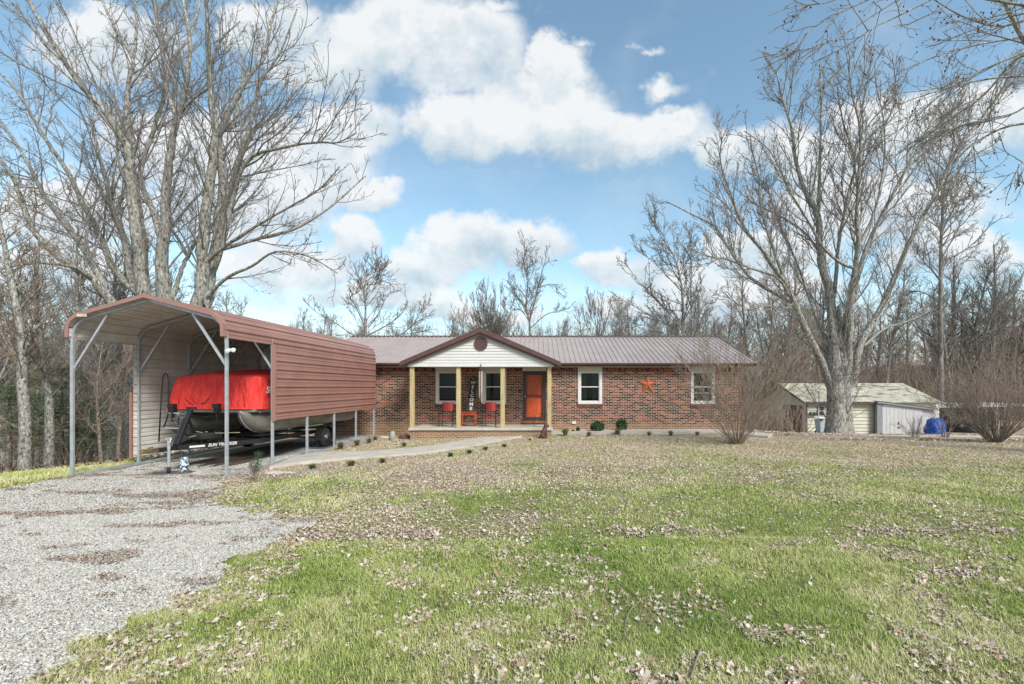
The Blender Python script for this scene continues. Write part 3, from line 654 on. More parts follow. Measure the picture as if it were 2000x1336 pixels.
tw = .31; MB().box(tx - tw, tx + tw, yt - .22, yt + .22, FL + .54, FL + .575).build('table_top', M['red_wood'], tb, bevel=.008)
MB().box(tx - tw + .04, tx + tw - .04, yt - .18, yt + .18, FL + .10, FL + .125).build('shelf', M['red_wood'], tb)
MB().box(tx - tw + .04, tx + tw - .04, yt - .19, yt - .165, FL + .46, FL + .54).box(tx - tw + .04, tx + tw - .04, yt + .165, yt + .19, FL + .46, FL + .54).build('apron', M['red_wood'], tb)
for sx in (-1, 1):
    for sy in (-1, 1):
        pr = [(.03, 0), (.03, .1), (.018, .13), (.032, .2), (.02, .26), (.034, .32), (.018, .38), (.03, .44), (.03, .54)]
        MB().lathe(pr, (tx + sx * (tw - .05), yt + sy * .17, FL), n=10).build('leg', M['red_wood'], tb, True)
sx_, s0, s1 = PX(919.5, yt), FL + .577, PZ(737.5, yt + .5)
sg = empty('welcome_sign', (sx_, yt, s0), 'tall dark wooden board with white letters spelling WELCOME downwards', 'sign')
p0, p1 = Vector((sx_, yt - .02, s0)), Vector((sx_, yt + .85, s1)); ang = math.atan2(.87, s1 - s0)
bd = MB(); bd.beam(p0, p1, .29, .02, up=(0, -1, 0)); bd.build('board', M['signwood'], sg)
hgt = (p1 - p0).length
def put_text(me, name, center, rx, parent, mt):
    o = link(name, me, mt, parent); o.location = Vector(center) - rootloc(parent); o.rotation_euler = (rx, 0, 0); return o
axis_v = (p1 - p0).normalized(); nrm = Vector((0, -math.cos(ang), math.sin(ang)))
for i, chh in enumerate('WELCOME'):
    t = .845 - i * .125; c = p0 + axis_v * hgt * t + nrm * .013
    put_text(text_mesh(chh, .21, .003, bold=.004), 'letter', c, R(90) - ang, sg, M['lettering'])
orn = MB(); c = p0 + axis_v * hgt * .945 + nrm * .014; orn.tube([c + Vector((-.08, 0, -.03)), c + Vector((-.03, 0, .0)), c + Vector((0, 0, .05)), c + Vector((.04, 0, .0)), c + Vector((.09, 0, -.03))], .007, 5)
orn.tube([c + Vector((-.09, 0, -.06)), c + Vector((.09, 0, -.06))], .006, 5); orn.build('leaf_ornament', M['lettering'], sg)
# wind chime from the porch beam
wx, wy = PX(939, 18.12), 18.14
wc = empty('wind_chime', (wx, wy, 2.9), 'copper wind chime of long tubes hanging from the porch beam', 'wind chime')
MB().tube([(wx, wy, 2.98), (wx, wy, 2.84)], .004, 5).lathe([(.01, 0), (.02, .01), (.02, .05), (.01, .06)], (wx, wy, 2.86)).build('hook', M['black'], wc)
MB().lathe([(.02, .14), (.05, .10), (.085, .02), (.09, 0), (.01, 0)], (wx, wy, 2.70)).build('top_cap', M['signwood'], wc, True)
for k in range(6):
    a = k * math.pi / 3 + .3; ln = .75 + .1 * k; xx, yy = wx + .062 * math.cos(a), wy + .062 * math.sin(a)
    MB().tube([(xx, yy, 2.66), (xx, yy, 2.66 - ln)], .012, 8).tube([(xx, yy, 2.70), (xx, yy, 2.66)], .002, 4).build('chime_tube', M['white'] if k % 2 else M['copper'], wc)
MB().tube([(wx, wy, 2.7), (wx, wy, 1.75)], .002, 4).lathe([(.005, 0), (.03, .01), (.03, .02), (.005, .03)], (wx, wy, 2.2)).build('clapper', M['black'], wc)
# barn star
sxc, szc = PX(1264.6, YW), PZ(751.5, YW); ro, ri, dp_ = .44, .175, .085
st = MB(); vs = [(sxc, YW - .03 - dp_, szc), ]
for k in range(10):
    a = R(90 + 36 * k); rr = ro if k % 2 == 0 else ri; vs.append((sxc + rr * math.cos(a), YW - .03, szc + rr * math.sin(a)))
fs = [(0, 1 + k, 1 + (k + 1) % 10) for k in range(10)]; vs += [(x, YW - .012, z) for x, y, z in vs[1:]]
fs += [(1 + k, 1 + (k+1) % 10, 11 + (k+1) % 10, 11 + k) for k in range(10)] + [tuple(range(11, 21))]
st.add(vs, fs); so = st.build('barn_star', M['star']); tag(so, 'orange five-pointed metal barn star hung on the brick wall', 'wall star')

# ------------------------------------------------------------------ carport
D0 = 10.59; BAY = 1.705; DIR = Vector((.041, 1, .0165)); RX0 = -7.142; LXO = -3.70
CB = -.17
def cp(u, v, z):
    """carport space: u from the right legs (0) to the left legs (-3.7), v along its length, z above its base rails"""
    return Vector((RX0 + u + .041 * v, D0 + v - .041 * u, CB + z + .0155 * v))
carport = empty('metal_carport', cp(-1.85, 0, 0), 'open-fronted brown metal boat carport with galvanised legs and a peaked roof', 'carport')
LEN = 5 * BAY; UC = -1.85
prof = [(-1.86, 3.215), (-1.845, 3.50), (-1.77, 3.64), (-1.60, 3.76), (0, 4.19), (1.60, 3.76), (1.77, 3.64), (1.845, 3.50), (1.86, 3.215)]
def corr(pts, pitch=.2286, h=.032):
    """add trapezoid ribs along a profile polyline: returns points with outward bumps"""
    out = []; d = 0; P = [Vector((a, b)) for a, b in pts]; seg = [(P[i], P[i+1], (P[i+1]-P[i]).length) for i in range(len(P)-1)]; tot = sum(s[2] for s in seg)
    def at(s):
        for p, q, l in seg:
            if s <= l + 1e-9: t = (q - p).normalized(); return p + t * s, Vector((-t.y, t.x))
            s -= l
        p, q, l = seg[-1]; t = (q - p).normalized(); return q, Vector((-t.y, t.x))
    n = max(2, round(tot / pitch)); pt = tot / n
    for i in range(n):
        s = i * pt
        for ds, hh in ((.0, 0), (.014, h), (.040, h), (.054, 0), (pt*.5, 0), (pt*.5+.01, h*.3), (pt*.5+.03, h*.3), (pt*.5+.04, 0)):
            if s + ds <= tot: p, nn = at(s + ds); out.append(p + nn * hh)
    p, nn = at(tot); out.append(p); return out
def sheet(prf, v0, v1, th=.002):
    a = []; f = []; n = len(prf)
    for v in (v0, v1):
        for p in prf: a.append(cp(UC + p.x, v, p.y))
    for i in range(n - 1): f.append((i, i + 1, n + i + 1, n + i))
    return a, f
def two_sided(name, prf, v0, v1, mo, mi, gap=.004, sgn=1):
    """outer painted skin and inner unpainted skin of one steel sheet"""
    a, f = sheet(prf, v0, v1); pin = []
    for i, p in enumerate(prf):
        t = (prf[min(i+1, len(prf)-1)] - prf[max(i-1, 0)]).normalized(); pin.append(p - Vector((-t.y, t.x)) * gap * sgn)
    b, f2 = sheet(pin, v0, v1); off = rootloc(carport); n = len(a); fb = [tuple(n + k for k in ff[::-1]) for ff in f2]
    me = bpy.data.meshes.new(name); me.from_pydata([tuple(Vector(p) - off) for p in a + b], [], f + fb); me.materials.append(mo); me.materials.append(mi)
    for i, p in enumerate(me.polygons): p.material_index = 0 if i < len(f) else 1
    me.update(); o = bpy.data.objects.new(name, me); COL.objects.link(o); o.parent = carport; return o
two_sided('roof_panel', corr(prof[::1]), -.12, LEN + .12, M['carport_metal'], M['carport_inner'])
two_sided('side_panel', corr([(1.885, 1.20), (1.885, 3.30)][::-1]), BAY - .03, LEN + .1, M['carport_metal'], M['carport_inner'])
two_sided('side_panel', corr([(-1.875, .22), (-1.875, 3.30)]), BAY - .14, LEN + .1, M['carport_metal'], M['carport_inner'])
tr = MB()
for (a, b), (c, d) in zip(prof, prof[1:]):
    A, B = cp(UC + a * 1.012, -.15, b + .022), cp(UC + c * 1.012, -.15, d + .022); n = Vector((-(d - b), 0, c - a)).normalized()
    A2, B2 = A - Vector((n.x, 0, n.z)) * .075, B - Vector((n.x, 0, n.z)) * .075
    tr.prism([A, B, B2, A2], (0, .02, 0)); A3, B3 = cp(UC + a * 1.012, -.15, b + .03), cp(UC + c * 1.012, -.15, d + .03)
    tr.add([A3, B3, B3 + Vector((0, .14, 0)), A3 + Vector((0, .14, 0)), A, B, B + Vector((0, .14, 0)), A + Vector((0, .14, 0))], [(0,1,2,3),(4,7,6,5),(0,4,5,1),(1,5,6,2),(2,6,7,3),(3,7,4,0)])
tr.build('front_trim', M['carport_metal'], carport)
MB().beam(cp(.075, BAY - .05, 1.19), cp(.075, BAY - .05, 3.22), .06, .09, up=(1, 0, 0)).build('corner_trim', M['carport_metal'], carport)
MB().beam(cp(-3.76, BAY - .16, .2), cp(-3.76, BAY - .16, 1.95), .05, .06, up=(1, 0, 0)).build('corner_trim', M['carport_metal'], carport)
for u in (0, LXO): MB().beam(cp(u, -.08, .03), cp(u, LEN + .1, .03), .065, .065).build('base_rail', M['galv'], carport)
bowp = [(-1.85, 3.05), (-1.83, 3.35), (-1.75, 3.52), (-1.58, 3.66), (0, 4.10), (1.58, 3.66), (1.75, 3.52), (1.83, 3.35), (1.85, 3.05)]
for k in range(6):
    v = k * BAY
    for u in (0, LXO):
        w = .058 if u == 0 else .06
        lg = MB(); lg.beam(cp(u, v, .06), cp(u, v, 3.05), w, .058, up=(0, 1, 0)); lo = lg.build('leg', M['galv'], carport, bevel=.005)
        rb = MB(); s = .012
        for e in (-1, 1): rb.beam(cp(u + e * .022, v - .031, .06), cp(u + e * .022, v - .031, 3.0), .008, .006, up=(0, 1, 0))
        rb.build('leg_seam', M['galv'], lo)
    bw = MB()
    for (a, b), (c, d) in zip(bowp, bowp[1:]): bw.beam(cp(UC + a, v, b), cp(UC + c, v, d), .058, .055, up=(0, 1, 0))
    bw.build('roof_bow', M['galv'], carport)
    if k in (0, 1, 2, 3, 4, 5):
        for s in (-1, 1):
            MB().beam(cp(UC + s * 1.84, v + .035, 2.52 + (.02 if s > 0 else .0)), cp(UC + s * 1.02, v + .035, 3.78), .045, .05, up=(0, 1, 0)).build('brace', M['galv'], carport)
MB().box(*[c for p in zip(cp(UC - 1.55, -.185, 3.70), cp(UC - 1.32, -.172, 3.765)) for c in p]).build('maker_plate', mat('cream_plate', (.62, .58, .40), .5, var=.3, scale=12), carport)
lc = cp(.09, -.02, 2.93)
fl = empty('floodlight', lc, 'small white twin-head security light on the carport front right leg', 'security light')
MB().lathe([(.03, 0), (.045, .01), (.045, .035), (.02, .05)], lc + Vector((-.04, 0, 0)), (1, 0, 0)).build('mount', M['white'], fl)
for s in (-1, 1):
    c = lc + Vector((.06 + .055 * s, -.03, .0 + .015 * s)); hb_ = MB(); hb_.lathe([(.02, -.02), (.034, 0), (.052, .075), (.045, .08)], c, (.25 * s, -.9, -.3), 14); ho = hb_.build('lamp_head', M['white'], fl, True)
    MB().lathe([(.04, .0), (.044, .004), (.02, .008)], c + Vector((.25 * s, -.9, -.3)).normalized() * .08, (.25 * s, -.9, -.3), 14).build('lens', M['lampw'], ho)
MB().beam(lc + Vector((-.0, 0, .0)), lc + Vector((.06, -.03, 0)), .03, .03).build('arm', M['white'], fl)

# ------------------------------------------------------------------ boat on its trailer
def bp(u, v, z):
    """boat space: u across from the keel line, v from the bow backwards"""
    D = 12.35 + v; return Vector((-8.80 + .041 * v + u, D - .041 * u, z + .008 * v))
boat = empty('pontoon_boat', bp(0, 3, .65), 'aluminium pontoon boat under a bright red fitted cover, parked in the carport', 'boat')
BL = 6.1; BW = 1.36
def boat_cover():
    # rows across (from the left hem over the top to the right hem), stations along the length
    import bisect
    def top(v):
        xs = [0, .12, .45, 1.2, 2.2, 3.4, 4.6, 5.6, BL]; zs = [2.20, 2.24, 2.25, 2.34, 2.46, 2.42, 2.30, 2.25, 2.2]
        i = max(1, min(len(xs) - 1, bisect.bisect(xs, v))); t = (v - xs[i-1]) / (xs[i] - xs[i-1]); return zs[i-1] + (zs[i] - zs[i-1]) * t
    NU, NV = 60, 90; V = []; F = []
    hem = 1.345
    # superellipse body: every column starts at the hem ring and climbs to the top
    ring = []
    for k in range(200):
        a = 2 * math.pi * k / 200; e = .16
        ca, sa = math.cos(a), math.sin(a); x = BW * abs(ca) ** e * (1 if ca >= 0 else -1); y = (BL / 2) * abs(sa) ** e * (1 if sa >= 0 else -1)
        ring.append((x, y + BL / 2))
    lv = [(0, 0.0, 1.0), (0.03, .0, 1.012), (.10, .06, 1.0), (.35, .3, .985), (.65, .62, .965), (.85, .84, .95), (.95, .94, .93), (1.0, .985, .90), (1.0, 1.0, .80), (1.0, 1.0, .5), (1, 1, .2), (1, 1, .02)]
    for j, (_, hz, sc) in enumerate(lv):
        for k, (x, y) in enumerate(ring):
            cyy = BL / 2; yy = cyy + (y - cyy) * (1 - (1 - sc) * (BW / (BL / 2)) if sc > .85 else sc * 1.0 + (0)); 
            if sc <= .85: yy = cyy + (y - cyy) * (.955 * sc / .85 if sc < .85 else .955)
            xx = x * sc; slope = 0
            f = np.clip((.9 - abs(x / BW)) * 2, 0, 1)
            zt = top(min(max(yy, 0), BL)) + (.10 * (1 - abs(xx) / BW) ** 1.0 if hz > .98 else 0)
            z = hem + (zt - hem) * hz
            # left bow corner falls away, seams and folds pull the cloth in
            if x < -.9 and y < .5: z -= .0; xx += (.14 * hz if hz < .99 else .14 * sc) * (1 - min(max(y, 0) / .5, 1))
            w = mnoise.noise(Vector((x * 2.2, y * 2.2, hz * 1.2 + 3)))
            w2 = mnoise.noise(Vector((x * 7 + 5, y * 7, hz * 1.5)))
            amp = .035 * (1 if .05 < hz < .97 else .3)
            yy += (w * amp + w2 * .022 * (1 - hz)); xx += w2 * amp * .6; z += mnoise.noise(Vector((x * 3, y * 2, 9))) * .03 * (hz > .9)
            if 0 < hz < .4 and y < .15: z += .04 * max(0, math.sin(x * 2.2 + 1.0)) * 0
            V.append(bp(xx, yy, z))
    n = len(ring)
    for j in range(len(lv) - 1):
        for k in range(n): F.append((j*n+k, j*n+(k+1) % n, (j+1)*n+(k+1) % n, (j+1)*n+k))
    F.append(tuple((len(lv)-1)*n + k for k in range(n)))
    mb = MB(); mb.v = [tuple(p) for p in V]; mb.f = F; o = mb.build('cover', M['cover'], boat, True)
    sd = o.modifiers.new('sub', 'SUBSURF'); sd.levels = 1; sd.render_levels = 1
    # elastic hem roll
    hr = MB(); P = [bp(x * 1.006, BL/2 + (y - BL/2) * 1.002, hem + .012) for x, y in ring[::2]]; P.append(P[0]); hr.tube(P, .022, 6, False); hr.build('hem', M['cover'], o, True)
    # slack fold pulled up on the bow face
    fo = MB()
    for pts, r in (([(-.64,1.80),(-.61,1.66),(-.52,1.55),(-.42,1.50)], .020), ([(.04,1.78),(-.01,1.65),(-.10,1.55),(-.2,1.50)], .020), ([(-.50,1.72),(-.40,1.60),(-.33,1.52)], .010), ([(-.9,2.1),(-.86,1.8),(-.8,1.5)], .010), ([(.55,2.1),(.6,1.8),(.66,1.45)], .010), ([(.9,2.12),(.98,1.8),(1.0,1.45)], .012)):
        fo.tube([bp(a, -.035, b) for a, b in pts], [r * (.4 + .6 * math.sin(math.pi * (i + .5) / len(pts))) for i in range(len(pts))], 7)
    fo.build('slack_fold', M['cover'], o, True)
    tm = link('lettering', text_mesh('SUN TRACKER', .26, .004, bold=.006, shear=.25), M['lettering'], o); c = bp(BW + .0 + .015, 1.15, 1.85); tm.location = c - rootloc(o); tm.rotation_euler = (R(90), 0, R(90) - .041)
boat_cover()
def pontoon(uc):
    mb = MB(); r = .325; n = 20; zc = .985; rings = []
    st = [(-.50, .015, .305), (-.47, .06, .26), (-.38, .13, .19), (-.22, .21, .112), (-.02, .272, .05), (.22, .31, .014), (.45, r, 0)] + [(v, r, 0) for v in (1.5, 3, 4.5, 5.6)] + [(5.95, .30, 0), (6.0, .05, 0)]
    b = 0
    for v, rr, dz in st:
        for k in range(n):
            a = 2 * math.pi * k / n; mb.v.append(tuple(bp(uc + rr * math.cos(a), v + .35, zc + dz + rr * math.sin(a))))
    for i in range(len(st) - 1):
        for k in range(n): mb.f.append((i*n+k, i*n+(k+1) % n, (i+1)*n+(k+1) % n, (i+1)*n+k))
    mb.f.append(tuple(range(n))[::-1]); mb.f.append(tuple((len(st)-1)*n+k for k in range(n)))
    o = mb.build('pontoon', M['alu'], boat, True)
    k = MB(); k.tube([bp(uc, v + .35 - .012, zc + dz - rr * .96 - .012) for v, rr, dz in st[1:8]], .012, 6); k.build('keel_strip', M['galv'], o)
    k = MB()
    for s in (-1, 1): k.beam(bp(uc + s * .30, .6, zc + .13), bp(uc + s * .30, 5.2, zc + .13), .02, .03)
    k.build('splash_rail', M['galv'], o)
    k = MB()
    for v in (.9, 2.2, 3.6, 5.0): k.beam(bp(uc, v, zc + .29), bp(uc, v + .06, zc + .29), .4, .14)
    k.build('riser_bracket', M['galv'], o)
for u in (-.93, .93): pontoon(u)
dk = MB()
for a, b, c, d in (((-1.24, .03), (1.24, .03), (1.24, 6.0), (-1.24, 6.0)),):
    dk.prism([bp(a[0], a[1], 1.36), bp(b[0], b[1], 1.36), bp(c[0], c[1], 1.36), bp(d[0], d[1], 1.36)], (0, 0, -.09))
dk.build('deck', M['alu'], boat)
fence_m = MB(); fence_m.beam(bp(1.235, .2, 1.33), bp(1.235, 6.0, 1.33), .03, .16); fence_m.beam(bp(-1.235, .2, 1.33), bp(-1.235, 6.0, 1.33), .03, .16); fence_m.build('deck_rail', M['galv'], boat)
xm = MB()
for v in (.7, 2, 3.3, 4.6): xm.beam(bp(-1.2, v, 1.24), bp(1.2, v, 1.24), .06, .07)
xm.build('cross_member', M['alu'], boat)
ld = MB(); L_ = lambda a, b, v: bp(PX(a, 12.1 + v) - bp(0, -.25 + v, 0).x, -.25 + v, PZ(b, 12.1 + v))
ld.tube([L_(307.5, 863, -.1), L_(311, 800, -.1), L_(315, 740, 0), L_(318, 731, 0), L_(322, 729, 0), L_(326, 734, 0), L_(327.5, 745, 0), L_(327, 806, 0), L_(323, 820, 0), L_(317, 835, 0)], .017, 8)
ldo = ld.build('ladder', M['black'], boat, True)
for yy, xa, xb in ((806.5, 327, 350), (836, 317, 348)): MB().beam(L_(xa, yy, 0), L_(xb, yy + .5, .1), .05, .02).build('ladder_rung', M['galv'], ldo)
MB().tube([L_(349, 806, .1), L_(345, 836, .1)], .012, 6).build('ladder_rail', M['black'], ldo)
# trailer
TZ = .44
trailer = empty('boat_trailer', (-8.8, 12, 0), 'black boat trailer with winch post and spare tyre standing under the pontoon boat', 'trailer')
def tp(u, D, z): return Vector((-8.80 + .041 * (D - 12.35) + u, D - .041 * u, z))
MB().beam(tp(0, 10.65, TZ), tp(0, 12.6, TZ), .09, .10).build('tongue', M['black'], trailer, bevel=.005)
for s in (-1, 1):
    fb = MB(); fb.beam(tp(s * .04, 11.25, TZ), tp(s * 1.0, 13.0, TZ), .06, .12); fb.beam(tp(s * 1.0, 12.98, TZ + .001), tp(s * 1.0, 18.2, TZ + .06), .062, .12)
    fbo = fb.build('frame_rail', M['black'], trailer)
    MB().beam(tp(s * .93, 12.9, .60), tp(s * .93, 17.9, .64), .22, .05).build('bunk', M['black'], trailer)
    if s == 1:
        a, b = tp(.04, 11.25, TZ), tp(1.0, 13.0, TZ); d = (b - a).normalized(); nr = Vector((d.y, -d.x, 0)); c = a + d * 1.0 + nr * .034
        tm = link('lettering', text_mesh('SUN TRACKER', .105, .002, bold=.003, shear=.3), M['lettering'], fbo); tm.location = c - rootloc(fbo); tm.rotation_euler = (R(90), 0, math.atan2(d.y, d.x))
        c2_ = a + d * .42 + nr * .033; bx = MB(); bx.beam(c2_ - d * .17, c2_ + d * .17, .004, .05); bx.build('reflector_strip', M['white'], fbo)
for D in (13.2, 14.6, 16.0, 17.8): MB().beam(tp(-1.0, D, TZ + .02), tp(1.0, D, TZ + .02), .07, .08).build('cross_beam', M['black'], trailer)
MB().tube([tp(-1.22, 15.85, .28), tp(1.22, 15.85, .28)], .03, 8).build('axle', M['black'], trailer)
def wheel(c, ax, r=.33, w=.20, name='wheel', parent=trailer, rim=True):
    c = Vector(c); ax = Vector(ax).normalized(); t = MB()
    t.lathe([(r*.6, -w/2), (r*.9, -w/2), (r*.98, -w*.38), (r, -w*.3), (r, w*.3), (r*.98, w*.38), (r*.9, w/2), (r*.6, w/2)], c, ax, 36)
    o = t.build(name, M['rubber'], parent, True)
    tr_ = MB()
    u = ax.cross(Vector((0, 0, 1)) if abs(ax.z) < .9 else Vector((1, 0, 0))).normalized(); q = ax.cross(u)
    for k in range(40):
        a = 2 * math.pi * k / 40; rd = u * math.cos(a) + q * math.sin(a)
        for s in (-1, 1): tr_.beam(c + rd * (r + .002) + ax * s * w * .05, c + rd * (r + .002) + ax * s * w * .30, .018, .012, up=rd)
    tr_.build('tyre_tread', M['rubber'], o)
    if rim:
        rm = MB(); rm.lathe([(r*.62, w*.5), (r*.60, w*.48), (r*.56, w*.30), (r*.50, w*.20), (r*.15, w*.26), (.03, w*.32), (.005, w*.33)], c, ax, 28); rm.build('rim', M['galv'], o, True)
        hb = MB()
        for k in range(5):
            a = 2 * math.pi * k / 5; rd = u * math.cos(a) + q * math.sin(a); hb.beam(c + rd * r * .16 + ax * w * .30, c + rd * r * .58 + ax * w * .36, .07, .02, up=ax)
        hb.lathe([(.035, 0), (.03, .05), (.01, .055)], c + ax * w * .3, ax, 12); hb.build('spokes', M['galv'], o)
    return o
gz = H(-7.4, 15.85)
wheel(tp(1.34, 15.85, gz + .345), (1, -.041, 0)); wheel(tp(-1.34, 15.85, gz + .345), (-1, .041, 0))
for s in (-1, 1):
    fm = MB(); P = []
    for k in range(13):
        a = math.pi * (k / 12) * 1.1 - .16; P.append((math.cos(a) * .41, math.sin(a) * .41))
    for (a, b), (c, d) in zip(P, P[1:]):
        p, q = tp(s * 1.34, 15.85 + a, gz + .345 + b), tp(s * 1.34, 15.85 + c, gz + .345 + d); fm.beam(p, q, .25, .012, up=(0, 0, 1) if abs(q.z - p.z) < .08 else (0, 1, 0))
    fm.build('fender', M['black'], trailer)
wheel(tp(.08, 12.15, .66), (0, 0, 1), .34, .19, 'spare_wheel', trailer, True)
wp = MB(); wp.beam(tp(0, 11.28, .50), tp(0, 11.72, 1.36), .12, .09, up=(0, 1, 0)); wp.beam(tp(0, 12.0, .50), tp(0, 11.66, 1.1), .06, .05, up=(0, 1, 0)); wpo = wp.build('winch_post', M['black'], trailer, bevel=.006)
wn = MB(); wn.lathe([(.07, -.06), (.07, -.05), (.035, -.045), (.035, .045), (.07, .05), (.07, .06)], tp(-.08, 11.60, 1.24), (1, 0, 0), 16); wn.beam(tp(-.16, 11.60, 1.24), tp(-.18, 11.45, 1.13), .02, .02); wn.lathe([(.02, -.03), (.02, .03)], tp(-.2, 11.45, 1.13), (1, 0, 0)); wn.box(*[c for p in zip(tp(-.14, 11.53, 1.16), tp(-.02, 11.68, 1.19)) for c in p]); wn.build('winch', M['chain'], wpo)
MB().beam(tp(-.12, 11.75, 1.40), tp(.12, 11.75, 1.40), .07, .05).build('bow_roller', M['rubber'], wpo)
for p in (336, 423):
    x = PX(p, 12.15); b = MB(); b.box(x - .055, x + .055, 12.1, 12.26, PZ(805, 12.2), PZ(788.5, 12.2)); b.box(x - .02, x + .02, 12.14, 12.2, PZ(823, 12.2), PZ(805, 12.2)); b.box(x - .075, x + .075, 12.08, 12.12, PZ(797, 12.1), PZ(789, 12.1)); b.build('bow_stop', M['black'], trailer, bevel=.006)
    MB().beam(Vector((x, 12.17, .8)), tp(0, 12.2, .5), .04, .04).build('stop_strut', M['black'], trailer)
cq = MB(); cq.beam(tp(0, 10.36, TZ + .02), tp(0, 10.55, TZ + .03), .09, .07); cq.lathe([(.05, -.04), (.055, 0), (.03, .04)], tp(0, 10.36, TZ + .02), (0, 1, 0), 12); cq.beam(tp(0, 10.5, TZ + .07), tp(0, 10.62, TZ + .09), .03, .03); cq.build('coupler', M['brass'], trailer)
cq = MB(); cq.beam(tp(0, 10.5, TZ), tp(0, 10.72, TZ), .11, .09); cq.build('coupler_sleeve', M['rust'], trailer)
ck = MB()
for q, (dx, ln) in enumerate(((-.05, .22), (.06, .17), (.01, .26))):
    for k in range(int(ln / .025)):
        c = tp(dx + .02 * math.sin(k * .9), 10.6 + .01 * q, TZ - .06 - k * .025); ck.tube([c + Vector((.012 * math.cos(a + k), .012 * math.sin(k), .016 * math.sin(a))) for a in (0, 1.05, 2.1, 3.14, 4.2, 5.25, 6.28)], .004, 4)
ck.build('safety_chain', M['chain'], trailer)
jz = H(-8.78, 11.0); jk = MB(); jk.tube([tp(.07, 10.98, jz + .15), tp(.07, 10.98, jz + .62)], .032, 12); jk.tube([tp(.07, 10.98, jz + .62), tp(.07, 10.98, jz + .86)], .038, 12); jk.beam(tp(.0, 10.98, jz + .86), tp(.14, 10.96, jz + .87), .05, .06); jo = jk.build('tongue_jack', M['galv'], trailer)
MB().tube([tp(.14, 10.96, jz + .87), tp(.17, 10.9, jz + .78)], .01, 6).build('crank', M['white'], jo)
wh = MB(); wh.lathe([(.05, -.03), (.085, -.028), (.095, 0), (.085, .028), (.05, .03)], tp(.07, 10.98, jz + .105), (.8, .5, 0), 18); wh.build('jack_wheel', M['rubber'], jo, True)
MB().beam(tp(.07, 10.98, jz + .2), tp(.0, 11.0, jz + .1), .05, .012).build('wheel_bracket', M['galv'], jo)
MB().tube([tp(-.05, 11.9, .80), tp(.2, 12.0, .73), tp(.55, 12.1, .735), tp(.95, 12.2, .74)], .008, 5).tube([tp(-.02, 11.7, .66), tp(.2, 12.0, .73)], .008, 5).build('tie_strap', M['rope'], trailer)
sz = H(-8.6, 11.35); js = MB(); js.lathe([(.09, 0), (.10, .03), (.085, .12), (.10, .2), (.07, .27), (.08, .33), (.075, .36)], tp(.18, 11.3, sz + .02), n=14); jso = js.build('jack_stand', M['camo'], None, True)
tag(jso, 'short blue and white mottled jack stand on the mat under the trailer tongue', 'jack stand')
m = MB(); c = tp(.06, 11.1, hg(-8.7, 11.1) + .02); m.prism([c + Vector(v) for v in ((-.48, -.2, 0), (-.1, -.28, 0), (.36, -.12, 0), (.42, .2, 0), (.0, .3, 0), (-.35, .12, 0))], (0, 0, .02)); tag(m.build('rubber_mat', M['mat']), 'flat dark rubber mat on the gravel under the trailer jack wheel', 'mat')
pl = empty('wooden_boards', tp(.1, 14.2, hg(-8.6, 14.2)), 'dark wooden boards laid on the gravel beneath the boat', 'boards')
for k in range(9):
    u = -.65 + k * .165; zz = [hg(*tp(u, D, 0)[:2]) + .028 for D in (12.0, 17.2)]; a0_ = 11.95 + rnd.random() * .5; MB().beam(tp(u, a0_, zz[0]), tp(u, 16.9 + rnd.random() * .4, zz[1] + .01), .145, .03).build('board', M['planks'], pl)
wm = MB(); wm.prism([tp(1.1, 15.35, gz + .012), tp(1.66, 15.4, gz + .012), tp(1.64, 16.2, gz + .012), tp(1.08, 16.15, gz + .012)], (0, 0, .02)); tag(wm.build('wheel_pad', M['mat']), 'flat dark pad under the right trailer wheel', 'pad')
wk = MB(); c = tp(1.34, 16.32, gz + .03); wk.prism([c + Vector((-.1, 0, 0)), c + Vector((-.1, .2, 0)), c + Vector((-.1, .16, .14)), c + Vector((-.1, .02, .03))], (.2, 0, 0)); tag(wk.build('wheel_chock', M['black']), 'black wedge chock behind the right trailer wheel', 'wheel chock')
ec = tag(MB().beam((PX(745, 18.9), 18.9, hg(-6.4, 18.9) + .05), (PX(768, 18.9), 18.85, hg(-5.9, 18.9) + .05), .07, .06).build('timber_offcut', M['white']), 'pale timber offcut lying on the gravel by the last carport leg', 'timber')

# ------------------------------------------------------------------ stones, dog, utility things
def rock(name, c, s, seed, mt, label, cat='rock', group=None):
    r = np.random.default_rng(seed); mb = MB(); n, k = 12, 8; prof_ = []
    V = []
    for i in range(k + 1):
        th = math.pi * i / k
        for j in range(n):
            ph = 2 * math.pi * j / n; d = Vector((math.sin(th) * math.cos(ph), math.sin(th) * math.sin(ph), math.cos(th))); f = 1 + .35 * mnoise.noise(d * 1.6 + Vector((seed, 0, 0)))
            V.append((c[0] + d.x * s[0] * f, c[1] + d.y * s[1] * f, c[2] + d.z * s[2] * f))
    F = [(i*n+j, i*n+(j+1) % n, (i+1)*n+(j+1) % n, (i+1)*n+j) for i in range(k) for j in range(n)]
    mb.v = V; mb.f = F; return tag(mb.build(name, mt, None, True), label, cat, group)
g_ = G(802, 849); rock('field_stone', (g_.x, 17.95, g_.z + .12), (.15, .12, .24), 3, M['stone'], 'upright grey mossy rock at the left front corner of the porch')
g_ = G(792, 848); rock('field_stone', (PX(791, 18.6), 18.6, .02), (.22, .12, .12), 7, M['rust'], 'low dark rock beside the upright stone at the porch corner')
g_ = G(548, 924); rock('stepping_stone', (g_.x, g_.y, hg(g_.x, g_.y) + .01), (.42, .17, .04), 9, M['concrete'], 'pale flat stepping stone by the start of the walkway', 'stepping stone')
g_ = G(602, 921); rock('stepping_stone', (g_.x, g_.y, hg(g_.x, g_.y) + .005), (.34, .14, .03), 12, M['stone'], 'greyer flat stepping stone to the right of the pale one', 'stepping stone')
